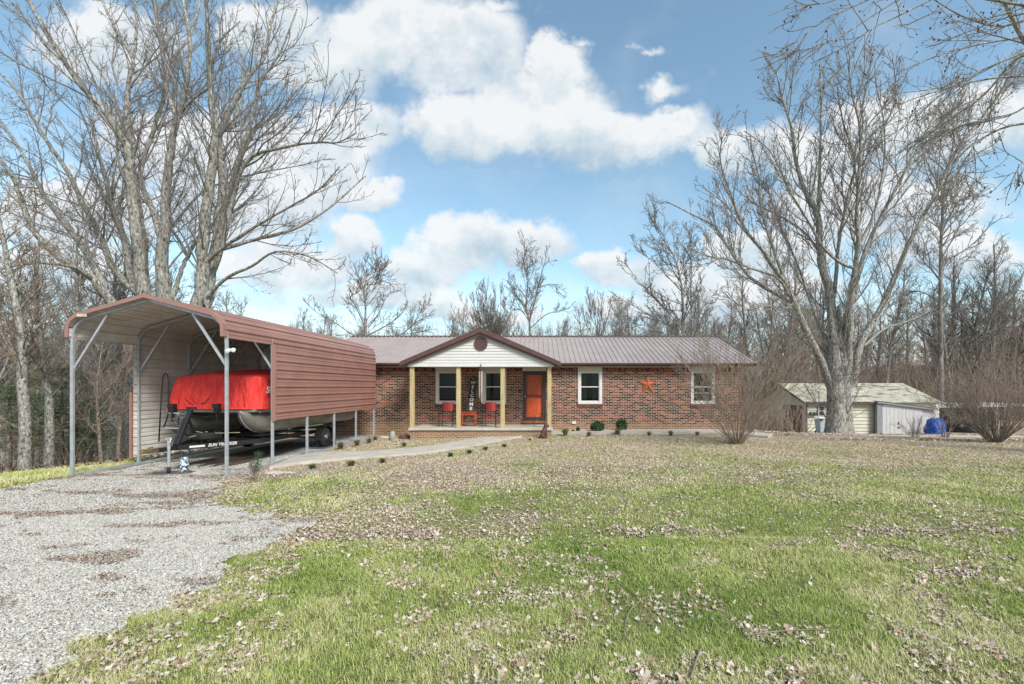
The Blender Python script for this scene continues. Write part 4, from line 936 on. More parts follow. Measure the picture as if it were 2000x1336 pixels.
def skinned(name, pts, edges, rad, mt, parent=None, sub=2):
    off = rootloc(parent); me = bpy.data.meshes.new(name); me.from_pydata([tuple(Vector(p) - off) for p in pts], edges, []); o = link(name, me, mt, parent)
    md = o.modifiers.new('skin', 'SKIN'); md.use_smooth_shade = True
    for i, r_ in enumerate(rad): me.skin_vertices[0].data[i].radius = (r_, r_) if not isinstance(r_, tuple) else r_
    me.skin_vertices[0].data[0].use_root = True
    s = o.modifiers.new('sub', 'SUBSURF'); s.levels = sub; s.render_levels = sub
    dg = bpy.context.evaluated_depsgraph_get(); me2 = bpy.data.meshes.new_from_object(o.evaluated_get(dg)); o.modifiers.clear(); o.data = me2
    if not me2.materials: me2.materials.append(mt)
    me2.polygons.foreach_set('use_smooth', [True] * len(me2.polygons)); return o
gd = G(1063, 857); dx_, dy_, dz_ = gd.x, gd.y, hg(gd.x, gd.y)
dog = empty('dog_statue', (dx_, dy_, dz_), 'brown seated dog statue facing right at the edge of the walkway', 'statue')
q = lambda x, y, z: (dx_ + x, dy_ + y, dz_ + z)
dpts = [q(-.08,0,.11), q(-.035,0,.21), q(.02,0,.32), q(.03,0,.41), q(.035,0,.46), q(.07,0,.51), q(.20,0,.485), # 0-6 pelvis..muzzle
        q(.06,.055,.30), q(.075,.055,.16), q(.08,.055,.03), q(.12,.055,.015),      # 7-10 front leg
        q(.06,-.055,.30), q(.075,-.055,.16), q(.08,-.055,.03), q(.12,-.055,.015),
        q(-.06,.085,.10), q(.03,.095,.10), q(-.03,.095,.025), q(.06,.095,.018),     # hind leg: thigh forward, hock back
        q(-.06,-.085,.10), q(.03,-.095,.10), q(-.03,-.095,.025), q(.06,-.095,.018),
        q(-.17,0,.04), q(-.25,.03,.02)]
dedg = [(0,1),(1,2),(2,3),(3,4),(4,5),(5,6),(2,7),(7,8),(8,9),(9,10),(2,11),(11,12),(12,13),(13,14),(0,15),(15,16),(16,17),(17,18),(0,19),(19,20),(20,21),(21,22),(0,23),(23,24)]
drad = [.13,.12,.125,.075,.075,.105,.055,.055,.038,.032,.032,.055,.038,.032,.032,.06,.05,.022,.022,.06,.05,.022,.022,.02,.010]
skinned('body', dpts, dedg, drad, M['dog'], dog)
for s in (-1, 1):
    MB().prism([q(.03, s*.075, .545), q(.085, s*.08, .54), q(.075, s*.09, .42), q(.02, s*.085, .41)], (0, s*.012, 0)).build('ear', M['dog'], dog, bevel=.005)
MB().lathe([(.004, 0), (.014, .004), (.004, .014)], q(.235, 0, .495), (1, 0, .1), 8).build('nose', M['black'], dog)
# slender garden stake with small ornaments in front of the porch
gs = G(1043, 852); gx, gy, gz_ = gs.x, gs.y, hg(gs.x, gs.y)
sk = empty('garden_stake', (gx, gy, gz_), 'thin dark metal garden hook stuck in the ground left of the dog statue', 'garden hook')
MB().tube([(gx, gy, gz_ - .1), (gx, gy, gz_ + 1.0), (gx + .03, gy, gz_ + 1.06), (gx + .10, gy, gz_ + 1.04), (gx + .12, gy, gz_ + .98)], .008, 6).build('rod', M['black'], sk)
MB().tube([(gx + .12, gy, gz_ + .98), (gx + .12, gy, gz_ + .62)], .002, 4).lathe([(.004, 0), (.03, .03), (.004, .06)], (gx + .12, gy, gz_ + .55)).lathe([(.004, 0), (.022, .02), (.004, .04)], (gx + .12, gy, gz_ + .78)).build('hanging_beads', M['galv'], sk)

# ------------------------------------------------------------------ shed and what stands beside it
YS = 31.0; SG = -.93
sx0, sx1 = PX(1574, YS), PX(1711, YS)
shed = empty('cream_shed', (sx0, YS, SG), 'cream lap-sided shed with a mossy pale roof behind the large maple', 'shed')
def lap(x0, x1, y, z0, z1, st=.235):
    mb = MB(); z = z0; mb.box(x0, x1, y + .04, y + .1, z0, z1)
    while z < z1 - .03:
        z2 = min(z + st, z1); mb.add([(x0, y - .04, z + .03), (x1, y - .04, z + .03), (x1, y, z2), (x0, y, z2), (x0, y + .039, z + .03), (x1, y + .039, z + .03), (x1, y + .039, z2), (x0, y + .039, z2)], [(0,1,2,3),(5,4,7,6),(0,4,5,1),(1,5,6,2),(3,2,6,7),(4,0,3,7)]); z = z2
    return mb
ez = PZ(785, YS)
w_ = lap(sx0, 27.0, YS, SG - .3, ez); w_.box(sx0 - .0, sx0 + .1, YS + .1, YS + 6, SG - .3, ez); w_.box(26.9, 27.0, YS + .1, YS + 6, SG - .3, ez); w_.build('wall', M['shed'], shed)
MB().prism([(sx0 + .01, YS, ez), (sx0 + .01, YS + 6, ez), (sx0 + .01, YS + 3, ez + 1.15)], (.08, 0, 0)).build('gable_wall', M['shed'], shed)
rz = PZ(748.5, 34)
rf = MB(); rf.prism([(sx0 - .35, YS - .35, ez + .0), (sx0 - .35, 34, rz), (sx0 - .35, 34, rz - .05), (sx0 - .35, YS - .35, ez - .05)], (27.3 - sx0, 0, 0)); rf.prism([(sx0 - .35, 34, rz), (sx0 - .35, 37.3, ez), (sx0 - .35, 37.3, ez - .05), (sx0 - .35, 34, rz - .05)], (27.3 - sx0, 0, 0))
nn = 9
for k in range(nn):
    t = k / nn; rf.prism([(sx0 - .35, YS - .35 + t * 3.35 - .01, ez + t * (rz - ez) - .004), (sx0 - .35, YS - .35 + t * 3.35 - .01, ez + t * (rz - ez) + .03), (sx0 - .35, YS - .35 + t * 3.35 + .2, ez + t * (rz - ez) + .06)], (27.3 - sx0, 0, 0))
rf.build('roof', M['shed_roof'], shed)
for s_ in (sx0 - .38,): MB().prism([(s_, YS - .38, ez + .03), (s_, 34, rz + .04), (s_, 34, rz - .12), (s_, YS - .38, ez - .13)], (.03, 0, 0)).build('rake_board', M['brown_trim'], shed)
MB().box(sx0 - .35, PX(1711, YS), YS - .37, YS - .35, ez - .12, ez + .01).build('fascia', M['brown_trim'], shed)
MB().box(sx0 - .03, sx0 + .07, YS - .07, YS - .036, SG - .2, ez - .05).build('corner_trim', M['brown_trim'], shed)
MB().box(sx0 - .03, sx0 - .002, YS + .35, YS + 2.9, SG - .1, ez - .25).build('garage_door', M['rust'], shed)
a, b, c, d = PX(1597, YS), PX(1609, YS), PZ(813, YS), PZ(792.5, YS)
wf = MB(); wf.box(a - .05, b + .05, YS - .07, YS - .04, c - .05, d + .05); wo = wf.build('window', M['brown_trim'], shed)
zz = (c + d) / 2; wf = MB(); wf.box(a, b, YS - .085, YS - .07, c, c + .04); wf.box(a, b, YS - .085, YS - .07, d - .04, d); wf.box(a, a + .04, YS - .085, YS - .07, c + .04, d - .04); wf.box(b - .04, b, YS - .085, YS - .07, c + .04, d - .04); wf.box(a + .04, b - .04, YS - .085, YS - .07, zz - .02, zz + .02); wf.build('sash', M['white'], wo)
MB().box(a + .04, b - .04, YS - .078, YS - .072, c + .04, d - .04).build('pane', M['screen'], wo)
x_ = PX(1618, YS); MB().box(x_, x_ + .12, YS - .06, YS - .036, SG, ez - .02).build('door_trim', M['rust'], shed)
mbx = empty('mailbox', (PX(1581, YS), YS - .1, PZ(808, YS)), 'dark green box with a rounded top fixed to the shed corner', 'mailbox')
c = mbx.location; P = [(-.0, 0), (.0, .14), (.03, .2), (.09, .23), (.15, .2), (.18, .14), (.18, 0)]
MB().prism([(c.x - .02, c.y - .12, c.z - .1), (c.x - .02, c.y - .12, c.z + .06), (c.x - .02, c.y - .08, c.z + .12), (c.x - .02, c.y, c.z + .14), (c.x - .02, c.y + .06, c.z + .1), (c.x - .02, c.y + .06, c.z - .1)], (.46, 0, 0)).build('box', mat('dark_green_paint', (.02, .04, .035), .4, var=.2), mbx)
MB().box(c.x + .0, c.x + .05, c.y - .13, c.y - .12, c.z - .02, c.z + .05).build('latch', M['galv'], mbx)
# roof debris
db = empty('fallen_branches', (22, 32.5, ez + .6), 'fallen bare branches lying across the shed roof', 'branches')
for k in range(11):
    x = rnd.uniform(20.5, 25.5); t = rnd.uniform(.15, .85); yy = YS - .35 + t * 3.35; P = []; ln = rnd.uniform(.6, 2.4); aa = rnd.uniform(-.35, .35)
    for j in range(6): 
        s = j / 5 * ln; yy2 = yy - s * math.sin(aa) * .6 + rnd.uniform(-.04, .04); P.append((x + s * math.cos(aa), yy2, ez + (yy2 - YS + .35) / 3.35 * (rz - ez) + .08))
    MB().tube(P, [.028, .024, .02, .016, .012, .006], 5).build('branch', M['bark_brown'], db)
# grey lean-to
YL = 30.6; lx0, lx1 = PX(1714, YL), PX(1823, YL); lz0, lz1 = PZ(783.5, YL), PZ(797, YL); dr = PX(1800, YL)
lt = empty('grey_lean_to', (lx0, YL, SG), 'weathered grey board lean-to with double doors and pale tin roof, right of the cream shed', 'lean-to')
def zt_(x): return lz0 + (lz1 - lz0) * (x - lx0) / (lx1 - lx0)
wl = MB(); x = lx0 + .32
while x < dr:
    x2 = min(x + .26, dr); wl.prism([(x + .008, YL, SG - .2), (x2 - .008, YL, SG - .2), (x2 - .008, YL, zt_(x2) - .08), (x + .008, YL, zt_(x) - .08)], (0, .05, 0)); x = x2
wl.build('double_door', M['shed_grey'], lt)
MB().prism([(lx0 - .05, YL - .04, SG - .2), (lx0 + .31, YL - .04, SG - .2), (lx0 + .31, YL - .04, zt_(lx0) - .06), (lx0 - .05, YL - .04, zt_(lx0) - .02)], (0, .2, 0)).build('corner_board', mat('slate_grey_board', (.25, .26, .28), .6, var=.15), lt)
wl = MB(); wl.prism([(dr, YL + .06, SG - .2), (lx1 + .3, YL + .06, SG - .2), (lx1 + .3, YL + .06, zt_(lx1 + .3) - .1), (dr, YL + .06, zt_(dr) - .1)], (0, .05, 0)); wl.box(lx0, lx1 + .3, YL + 5, YL + 5.1, SG - .3, lz1); wl.build('wall', M['shed_grey'], lt)
MB().beam((lx0 + .35, YL - .03, zt_(lx0) - .30), (PX(1757, YL), YL - .03, zt_(lx0) - .34), .04, .07).build('door_track', M['galv'], lt)
x = PX(1755, YL); MB().box(x - .03, x + .03, YL - .05, YL, .0 - .25, .0 - .1).box(x - .06, x + .08, YL - .04, YL, -.5, -.42).build('door_latch', M['rust'], lt)
MB().prism([(lx0 - .1, YL - .15, lz0 + .02), (lx1 + .2, YL - .15, zt_(lx1 + .2) + .02), (lx1 + .2, YL - .15, zt_(lx1 + .2) - .13), (lx0 - .1, YL - .15, lz0 - .13)], (0, .05, 0)).build('fascia', mat('slate_fascia', (.27, .25, .25), .5, var=.2), lt)
r2 = MB(); xe = 35.2; r2.add([(lx0 - .1, YL - .15, lz0 + .03), (lx1 + .2, YL - .15, zt_(lx1 + .2) + .03), (lx1 + .2, YL + 4.8, zt_(lx1 + .2) + .35), (lx0 - .1, YL + 4.8, lz0 + .3), (lx0 - .1, YL - .15, lz0 - .02), (lx1 + .2, YL - .15, zt_(lx1 + .2) - .02), (lx1 + .2, YL + 4.8, zt_(lx1 + .2) + .3), (lx0 - .1, YL + 4.8, lz0 + .25)], [(0,1,2,3),(4,7,6,5),(0,4,5,1),(1,5,6,2),(2,6,7,3),(3,7,4,0)])
r2.add([(lx1 + .2, YL + .8, zt_(lx1 + .2) + .08), (xe, YL + 1.2, .98), (xe, YL + 4.8, 1.12), (lx1 + .2, YL + 4.8, zt_(lx1 + .2) + .34), (lx1 + .2, YL + .8, zt_(lx1 + .2) + .02), (xe, YL + 1.2, .92), (xe, YL + 4.8, 1.06), (lx1 + .2, YL + 4.8, zt_(lx1 + .2) + .28)], [(0,1,2,3),(4,7,6,5),(0,4,5,1),(1,5,6,2),(2,6,7,3),(3,7,4,0)])
r2.build('roof', M['shed_roof2'], lt)
for x, y in ((29.5, YL + 1.2), (32.4, YL + 1.3), (35.0, YL + 1.4), (35.0, YL + 4.6), (30, YL + 4.7)): MB().box(x - .06, x + .06, y - .06, y + .06, SG - .2, .95).build('post', M['shed_grey'], lt)
MB().box(27, 35, YL + 4.82, YL + 4.9, SG - .2, .8).build('back_wall', mat('dark_boards', (.09, .075, .06), .8, var=.3, scale=2), lt)
# blue tarp mound
def mound(name, c, s, mt, label, cat, seed, parent=None, smooth=True):
    mb = MB(); n, k = 40, 20; V = []
    for i in range(k + 1):
        th = (math.pi / 2) * i / k
        for j in range(n):
            ph = 2 * math.pi * j / n; d = Vector((math.sin(th) ** .7 * math.cos(ph), math.sin(th) ** .7 * math.sin(ph), math.cos(th) ** .7 if math.cos(th) > 0 else 0))
            f = 1 + .16 * mnoise.noise(d * 2.5 + Vector((seed, 0, 0))) + .09 * mnoise.noise(d * 8); V.append((c[0] + d.x * s[0] * f, c[1] + d.y * s[1] * f, c[2] + d.z * s[2] * f))
    F = [(i*n+j, i*n+(j+1) % n, (i+1)*n+(j+1) % n, (i+1)*n+j) for i in range(k) for j in range(n)]
    mb.v = V; mb.f = F; return tag(mb.build(name, mt, parent, smooth), label, cat)
YT = 29.7; mound('tarpaulin_heap', (PX(1826, YT), YT, SG + .1), (.55, .5, .98), M['tarp'], 'blue tarpaulin wrapped over a heap beside the grey lean-to', 'tarpaulin', 4)
mound('covered_machine', (PX(1885, 32), 32, SG), (1.1, .8, 1.05), M['black'], 'dark covered machine under the open end of the lean-to roof', 'machine', 9)
# wheelie bin
YB = 28.6; bx0, bx1 = PX(1595, YB), PX(1614.5, YB); bz0, bz1 = PZ(847, YB), PZ(818, YB); xc = (bx0 + bx1) / 2
bn = empty('trash_can', (xc, YB, bz0), 'pale grey wheeled trash can with blue base left of the large maple', 'trash can')
V = [(xc - .23, YB - .25, bz0 + .1), (xc + .23, YB - .25, bz0 + .1), (xc + .23, YB + .2, bz0 + .1), (xc - .23, YB + .2, bz0 + .1), (xc - .31, YB - .33, bz1), (xc + .31, YB - .33, bz1), (xc + .31, YB + .3, bz1), (xc - .31, YB + .3, bz1)]
MB().add(V, [(0,3,2,1),(4,5,6,7),(0,1,5,4),(1,2,6,5),(2,3,7,6),(3,0,4,7)]).build('bin_body', M['bin'], bn, bevel=.03)
MB().box(xc - .235, xc + .235, YB - .26, YB + .21, bz0 - .03, bz0 + .1).build('bin_base', M['blue'], bn, bevel=.02)
MB().prism([(xc - .36, YB - .38, bz1 + .02), (xc + .40, YB - .38, bz1 + .0), (xc + .36, YB + .34, bz1 + .06), (xc - .34, YB + .34, bz1 + .10)], (0, 0, .05)).build('lid', M['white'], bn, bevel=.02)
MB().prism([(xc - .30, YB - .345, bz1 - .003), (xc - .14, YB - .345, bz1 - .003), (xc - .18, YB - .34, bz1 - .12), (xc - .28, YB - .335, bz1 - .10)], (0, .03, 0)).prism([(xc + .14, YB - .345, bz1 - .003), (xc + .30, YB - .345, bz1 - .003), (xc + .28, YB - .335, bz1 - .10), (xc + .18, YB - .34, bz1 - .12)], (0, .03, 0)).build('black_bag_edge', M['black'], bn)
for s in (-1, 1): MB().lathe([(.05, -.03), (.11, -.028), (.11, .028), (.05, .03)], (xc + s * .2, YB + .24, bz0 + .09), (1, 0, 0), 14).build('wheel', M['rubber'], bn)

# ------------------------------------------------------------------ bare trees
def tubes_np(branches, sides):
    """one array mesh of tapered tubes from (points, radii) polylines"""
    P = np.concatenate([np.asarray(b[0], float) for b in branches]); Rr = np.concatenate([np.asarray(b[1], float) for b in branches])
    ln = np.array([len(b[0]) for b in branches]); end = np.cumsum(ln); beg = end - ln; N = len(P)
    nxt = np.minimum(np.arange(N) + 1, N - 1); prv = np.maximum(np.arange(N) - 1, 0); nxt[end - 1] = end - 1; prv[beg] = beg
    T = P[nxt] - P[prv]; T /= np.linalg.norm(T, axis=1, keepdims=True) + 1e-9
    Tb = P[end - 1] - P[beg]; ref = np.zeros((len(ln), 3)); k = np.argmin(np.abs(Tb), axis=1); ref[np.arange(len(ln)), k] = 1; ref = np.repeat(ref, ln, axis=0)
    U = np.cross(T, ref); U /= np.linalg.norm(U, axis=1, keepdims=True) + 1e-9; Vv = np.cross(T, U)
    a = np.arange(sides) * 2 * np.pi / sides; V = P[:, None] + Rr[:, None, None] * (np.cos(a)[None, :, None] * U[:, None] + np.sin(a)[None, :, None] * Vv[:, None])
    i = np.setdiff1d(np.arange(N), end - 1); s = np.arange(sides); s2 = (s + 1) % sides
    F = np.stack([i[:, None] * sides + s, i[:, None] * sides + s2, (i[:, None] + 1) * sides + s2, (i[:, None] + 1) * sides + s], -1).reshape(-1, 4)
    return V.reshape(-1, 3), F
def catmull(P, n=3):
    P = [Vector(p) for p in P]; out = []
    for i in range(len(P) - 1):
        p0, p1, p2, p3 = P[max(i-1, 0)], P[i], P[i+1], P[min(i+2, len(P)-1)]
        for k in range(n): t = k / n; out.append(.5*((2*p1)+(p2-p0)*t+(2*p0-5*p1+4*p2-p3)*t*t+(3*p1-p0-3*p2+p3)*t**3))
    return out + [P[-1]]
def wander(rg, p, d, L, n, up, jit, r0, r1):
    pts = [p.copy()]; d = d.normalized(); st = L / n
    for i in range(n):
        d = (d + Vector((rg.gauss(0, jit), rg.gauss(0, jit), rg.gauss(0, jit) + up))).normalized(); p = p + d * st; pts.append(p.copy())
    return pts, [r0 + (r1 - r0) * (i / n) ** .8 for i in range(n + 1)]
def spawn(rg, par, dens, ratio, lmin, lmax, ang, up, jit, n, rmin, rk=.55, t0=.15):
    """side shoots along one branch"""
    pts, rad = par; L = sum((pts[i+1] - pts[i]).length for i in range(len(pts) - 1)); out = []
    m = dens * L; m = int(m) + (rg.random() < m - int(m))
    for _ in range(m):
        t = t0 + (1 - t0) * rg.random() ** .85; f = t * (len(pts) - 1); i = min(int(f), len(pts) - 2); q = f - i
        p = pts[i].lerp(pts[i+1], q); tan = (pts[i+1] - pts[i]).normalized(); r = rad[i] + (rad[i+1] - rad[i]) * q
        ax = Vector((rg.gauss(0, 1), rg.gauss(0, 1), rg.gauss(0, 1))); ax = (ax - tan * ax.dot(tan)).normalized(); a = R(rg.uniform(*ang))
        d = tan * math.cos(a) + ax * math.sin(a); d.z += up * 1.5
        cap = .011
        ll = min(max(L * ratio * (1.2 - t) * rg.uniform(.6, 1.3), lmin), lmax) * rg.uniform(.75, 1.15)
        out.append(wander(rg, p, d, ll, n, up, jit, max(min(r * rk, ll * cap), rmin), rmin * .7))
    return out
def tree_object(name, base, limbs, label, group=None, seed=1, bark='bark_grey', twig='twig', dens=(1.4, 2.6, 4.0), l1=(1.2, 3.2), rmin=(.014, .009, .006), up=.05, jit=.16, buds=0, ang=(24, 52), twigs=True, cat='tree', tbark=7):
    rg = random.Random(seed); root = empty(name, base, label, cat, group); off = Vector(base)
    L0 = [(P, r) for P, r in limbs]; L1 = []; L2 = []; L3 = []
    for b in L0: L1 += spawn(rg, b, dens[0], .40, l1[0], l1[1], ang, up, jit * .7, 9, rmin[0])
    for b in L1: L2 += spawn(rg, b, dens[1], .46, .35, 1.7, (22, 55), up, jit * .8, 5, rmin[1])
    for b in L2: L3 += spawn(rg, b, dens[2], .5, .15, .6, (25, 65), up * .8, jit, 3, rmin[2], .7, .1)
    sh = lambda bs: [([p - off for p in P], r) for P, r in bs]
    V, F = tubes_np(sh(L0), tbark); link('trunk', np_mesh('trunk', V, F), M[bark], root, True)
    V1, F1 = tubes_np(sh(L1), 5); V2, F2 = tubes_np(sh(L2 + L3), 3); Vs = [V1, V2]; Fs = [F1, F2 + len(V1)]; n = len(V1) + len(V2); mid = [np.zeros(len(F1)), np.zeros(len(F2))]
    if buds:
        bs = [b[0][-1] - off for b in rg.sample(L3, min(int(len(L3) * buds), len(L3)))]; C = np.array([tuple(b) for b in bs])
        if len(C):
            r = np.random.default_rng(seed).uniform(.012, .028, len(C)); o6 = np.array([(1,0,0),(0,1,0),(-1,0,0),(0,-1,0),(0,0,1.5),(0,0,-1.5)]); VB = C[:, None] + r[:, None, None] * o6[None]
            f8 = np.array([(0,1,4),(1,2,4),(2,3,4),(3,0,4),(1,0,5),(2,1,5),(3,2,5),(0,3,5)]); FB = (np.arange(len(C))[:, None, None] * 6 + f8[None]).reshape(-1, 3) + n
            Vs.append(VB.reshape(-1, 3)); Fs.append(FB); mid.append(np.ones(len(FB)))
    Vall = np.concatenate(Vs); me = np_mesh('crown', Vall, Fs, midx=np.concatenate(mid)); link('crown', me, [M[twig], M['bud']], root)
    return root
def limb(px, D0_, D1_, w0, w1, ox=0, oy=0, sc=1.0, bow=0, rg=random):
    """a limb traced in the photograph and set at its own distance; w = width in photo pixels"""
    n = len(px); P = []; f = 0
    for i, (a, b) in enumerate(px):
        t = i / (n - 1); D = D0_ + (D1_ - D0_) * t + bow * math.sin(math.pi * t); P.append(Vector((PX(ox + a * sc, D), D, PZ(oy + b * sc, D))))
    Q = catmull(P, 4); m = len(Q); ra = []
    for i, p in enumerate(Q):
        t = i / (m - 1); ra.append((w1 * .7 + (w0 * .60 - w1 * .7) * (1 - t) ** 1.35) / FPX * p.y / 2); k = .14 * ra[-1]
        if 0 < i: p += Vector((rg.gauss(0, k), rg.gauss(0, k), rg.gauss(0, k * .6)))
    return Q, ra
def attach(limbs):
    """move every limb so that it starts on the limb it grows from, as seen, keeping its run in depth"""
    proj = lambda p: (p.x / p.y, (p.z - CAMZ) / p.y); out = []
    for P, ra in limbs:
        if out:
            a = proj(P[0]); best = None
            for Q, qr in out:
                for q_, r_ in zip(Q, qr):
                    b = proj(q_); d = math.hypot(a[0] - b[0], a[1] - b[1]) * FPX
                    if best is None or d < best[0]: best = (d, q_, r_)
            if best[0] < 26:
                k0 = best[1].y - P[0].y; n = len(P); newP = []
                for i, p in enumerate(P):
                    f = max(0, 1 - i / (n - 1)) ; dd = k0 * (1 if i == 0 else f ** .5); y2 = p.y + dd; newP.append(Vector((p.x / p.y * y2, y2, CAMZ + (p.z - CAMZ) / p.y * y2)))
                newP[0] = best[1].copy(); P = newP; ra = [min(r, best[2] * 1.0) if i < 3 else r for i, r in enumerate(ra)]
        out.append((P, ra))
    return out
def left_tree():
    rg = random.Random(3); S = .464; D = 22.0; bx, bz = -17.2, H(-17.2, 22)
    T = [ # traced on an enlarged crop (scale .464)
     ([(660,1420),(560,1350),(470,1270),(400,1180),(290,1110),(200,1040),(120,930),(80,800),(30,710),(-60,600)], -1, -4, 34, 9),
     ([(680,1420),(600,1250),(540,1200),(470,1110),(430,1010),(350,860),(290,730),(200,600),(130,480),(60,370),(-20,290)], 0, 2, 26, 6),
     ([(450,1230),(375,1080),(300,980),(190,830),(140,730),(60,590),(-30,470)], 1, 4, 20, 6),
     ([(700,1440),(600,1230),(590,1050),(560,880),(550,750),(540,640),(500,560),(420,440),(350,370),(270,260),(180,110),(90,-60)], 0, -3, 40, 9),
     ([(270,260),(200,200),(90,60),(10,-40)], -2.5, -3.5, 9, 5),
     ([(640,1340),(560,1200),(530,1030),(480,900),(450,770),(410,620),(390,520),(370,420)], 1, 3, 26, 5),
     ([(720,1440),(620,1220),(600,1000),(570,800),(550,640),(535,480),(545,330),(560,250),(490,130),(420,-20)], 0, 1, 30, 6),
     ([(560,250),(575,130),(570,-40)], 1, 1.5, 9, 5),
     ([(730,1440),(690,1230),(680,1080),(700,900),(700,780),(720,640),(740,520),(780,380),(800,180),(760,-40)], 1, -1, 42, 8),
     ([(740,500),(700,360),(680,200),(655,60),(645,-60)], 0, 1, 13, 6),
     ([(690,1050),(640,880),(590,740),(630,600),(690,410),(730,250),(800,150),(850,-30)], 2, 4, 18, 5),
     ([(760,1440),(840,1270),(850,1100),(860,950),(890,700),(910,560),(890,440),(880,300),(880,180),(860,-40)], 0, -2, 46, 8),
     ([(870,1300),(880,1180),(920,950),(940,760),(920,600),(960,480),(1040,330),(1110,240),(1140,100),(1180,-30)], 0, 2, 38, 6),
     ([(900,1120),(940,900),(990,720),(1030,600),(1080,430),(1100,340),(1180,220),(1250,40)], 1, -2, 20, 4),
     ([(900,1160),(950,980),(1030,690),(1200,620),(1340,600),(1420,600),(1500,560)], -1, -4, 16, 3),
     ([(900,1060),(1000,1030),(1100,1000),(1250,960),(1380,880),(1450,820),(1540,740)], 0, 2, 14, 3),
     ([(880,1100),(930,1050),(1080,950),(1220,870),(1340,800),(1430,700)], -1, -3, 13, 3),
     ([(850,1290),(940,1180),(1060,1120),(1160,1060),(1300,1080),(1420,1150)], -1, -3, 13, 3),
     ([(730,1250),(760,1150),(790,1080),(850,980),(1000,880),(1080,800),(1150,700)], 1, 3, 14, 4),
     ([(790,1080),(720,960),(640,880),(560,800)], 1.4, 3, 10, 4),
     ([(400,1180),(320,1130),(220,1110),(120,1110),(-40,1140)], -2, -5, 13, 5),
     ([(1000,720),(1060,560),(1170,480),(1240,390),(1310,330)], 0, 1, 10, 3),
     ([(980,560),(1010,420),(1020,260),(980,120)], 1, 2, 10, 3),
     ([(880,300),(930,170),(1010,90)], -1.5, -2, 10, 3),
     ([(860,380),(790,440),(760,500)], 0, 0, 7, 4),
     ([(550,640),(500,480),(440,330),(380,250)], 1, 2, 10, 4),
     ([(720,960),(860,800),(1000,760),(1160,690)], 2, 4, 8, 3)]
    limbs = attach([limb(p, D + a, D + b, w0, w1, 0, 0, S, 0, rg) for p, a, b, w0, w1 in T])
    # the short common bole the stems rise from
    top = Vector((PX(328, D), D, PZ(650, D))); limbs.append(([Vector((bx, D, bz - .3)), Vector((bx, D, bz + .4)), Vector((bx + .05, D, bz + 1.3)), Vector((bx + .1, D, bz + 3))], [1.4, 1.1, .9, .6]))
    tree_object('oak_tree', (bx, D, bz), limbs, 'huge many-stemmed bare tree with lichen-grey limbs rising behind the carport', None, 21, 'bark_grey', 'twig', (1.5, 2.8, 4.8), (1.2, 4.2), (.015, .0105, .0085), .05, .13, tbark=9)
left_tree()
def right_tree():
    rg = random.Random(8); S = .569; D = 25; OX = 1180; bx, bz = PX(1640, 25), PZ(848, 25)
    T = [([(800,1440),(805,1340),(795,1200),(780,1050),(745,900),(735,740),(700,680),(660,560),(640,430),(610,330),(590,240)], 0, 1, 40, 3.5),
     ([(780,1340),(745,1240),(690,1130),(640,1010),(560,880),(480,780),(440,680),(400,560),(405,470)], 0, -3, 26, 3),
     ([(660,1060),(600,960),(500,920),(420,890),(360,880),(290,850)], -1, -4, 10, 3),
     ([(640,1040),(540,980),(480,930),(420,840),(380,780),(290,730),(210,690)], -1, 1, 13, 3),
     ([(720,1180),(620,960),(570,820),(540,720),(530,600),(500,500)], 1, 3, 14, 3),
     ([(830,1360),(840,1180),(850,1000),(870,850),(868,700),(880,460),(850,320),(835,200)], 0, -2, 27, 3),
     ([(845,1060),(900,850),(1000,650),(1080,500),(1140,380),(1180,260)], 0, 2, 15, 3),
     ([(735,760),(740,560),(745,380),(740,220)], .6, 1.5, 12, 3),
     ([(850,1350),(880,1180),(960,1040),(1050,830),(1130,680),(1220,500),(1330,360),(1400,250)], 0, 3, 24, 4),
     ([(790,1040),(800,880),(830,700),(860,560),(820,420),(800,300)], 0, -1, 14, 3),
     ([(840,920),(760,860),(700,760),(640,660),(570,520),(480,450)], -1, -3, 10, 2.5),
     ([(870,850),(930,720),(960,560),(960,420),(930,280)], -1, -2, 9, 2.5),
     ([(790,1200),(740,1120),(660,900),(600,760),(560,640)], 1, 2, 11, 3),
     ([(880,470),(930,400),(1000,330),(1040,250)], -2, -2, 6, 2.5),
     ([(640,1060),(560,1050),(480,1060),(420,1000)], -1, -3, 6, 2),
     ([(880,1200),(960,1130),(1050,1100),(1130,1060)], 1, 3, 9, 3),
     ([(860,560),(900,480),(980,400),(1000,300),(990,200)], -1, 0, 7, 2.5),
     ([(745,880),(690,800),(600,740),(520,700),(440,640)], 0, 2, 8, 2.5)]
    limbs = attach([limb(p, D + a, D + b, w0, w1, OX, 0, S, 0, rg) for p, a, b, w0, w1 in T])
    for s in ((-.25, -.1), (.18, .05), (.02, .2)):
        limbs.append(([Vector((bx + s[0] * 1.3, D + s[1], bz - .4)), Vector((bx + s[0] * 1.1, D + s[1], bz + .25)), Vector((bx + s[0], D + s[1], bz + 1.3)), Vector((bx + s[0] * .8, D, bz + 3.0)), Vector((bx + s[0] * 1.2, D, bz + 4.4)), Vector((bx + s[0] * 2.4, D + s[1], bz + 7.0))], [.66, .53, .45, .42, .30, .05]))
    tree_object('maple_tree', (bx, D, bz), limbs, 'large bare budding maple with a thick flaking trunk in front of the cream shed', None, 33, 'bark_grey', 'twig', (2.3, 3.4, 4.6), (1.0, 3.4), (.015, .011, .009), .08, .11, buds=.40, tbark=10)
right_tree()
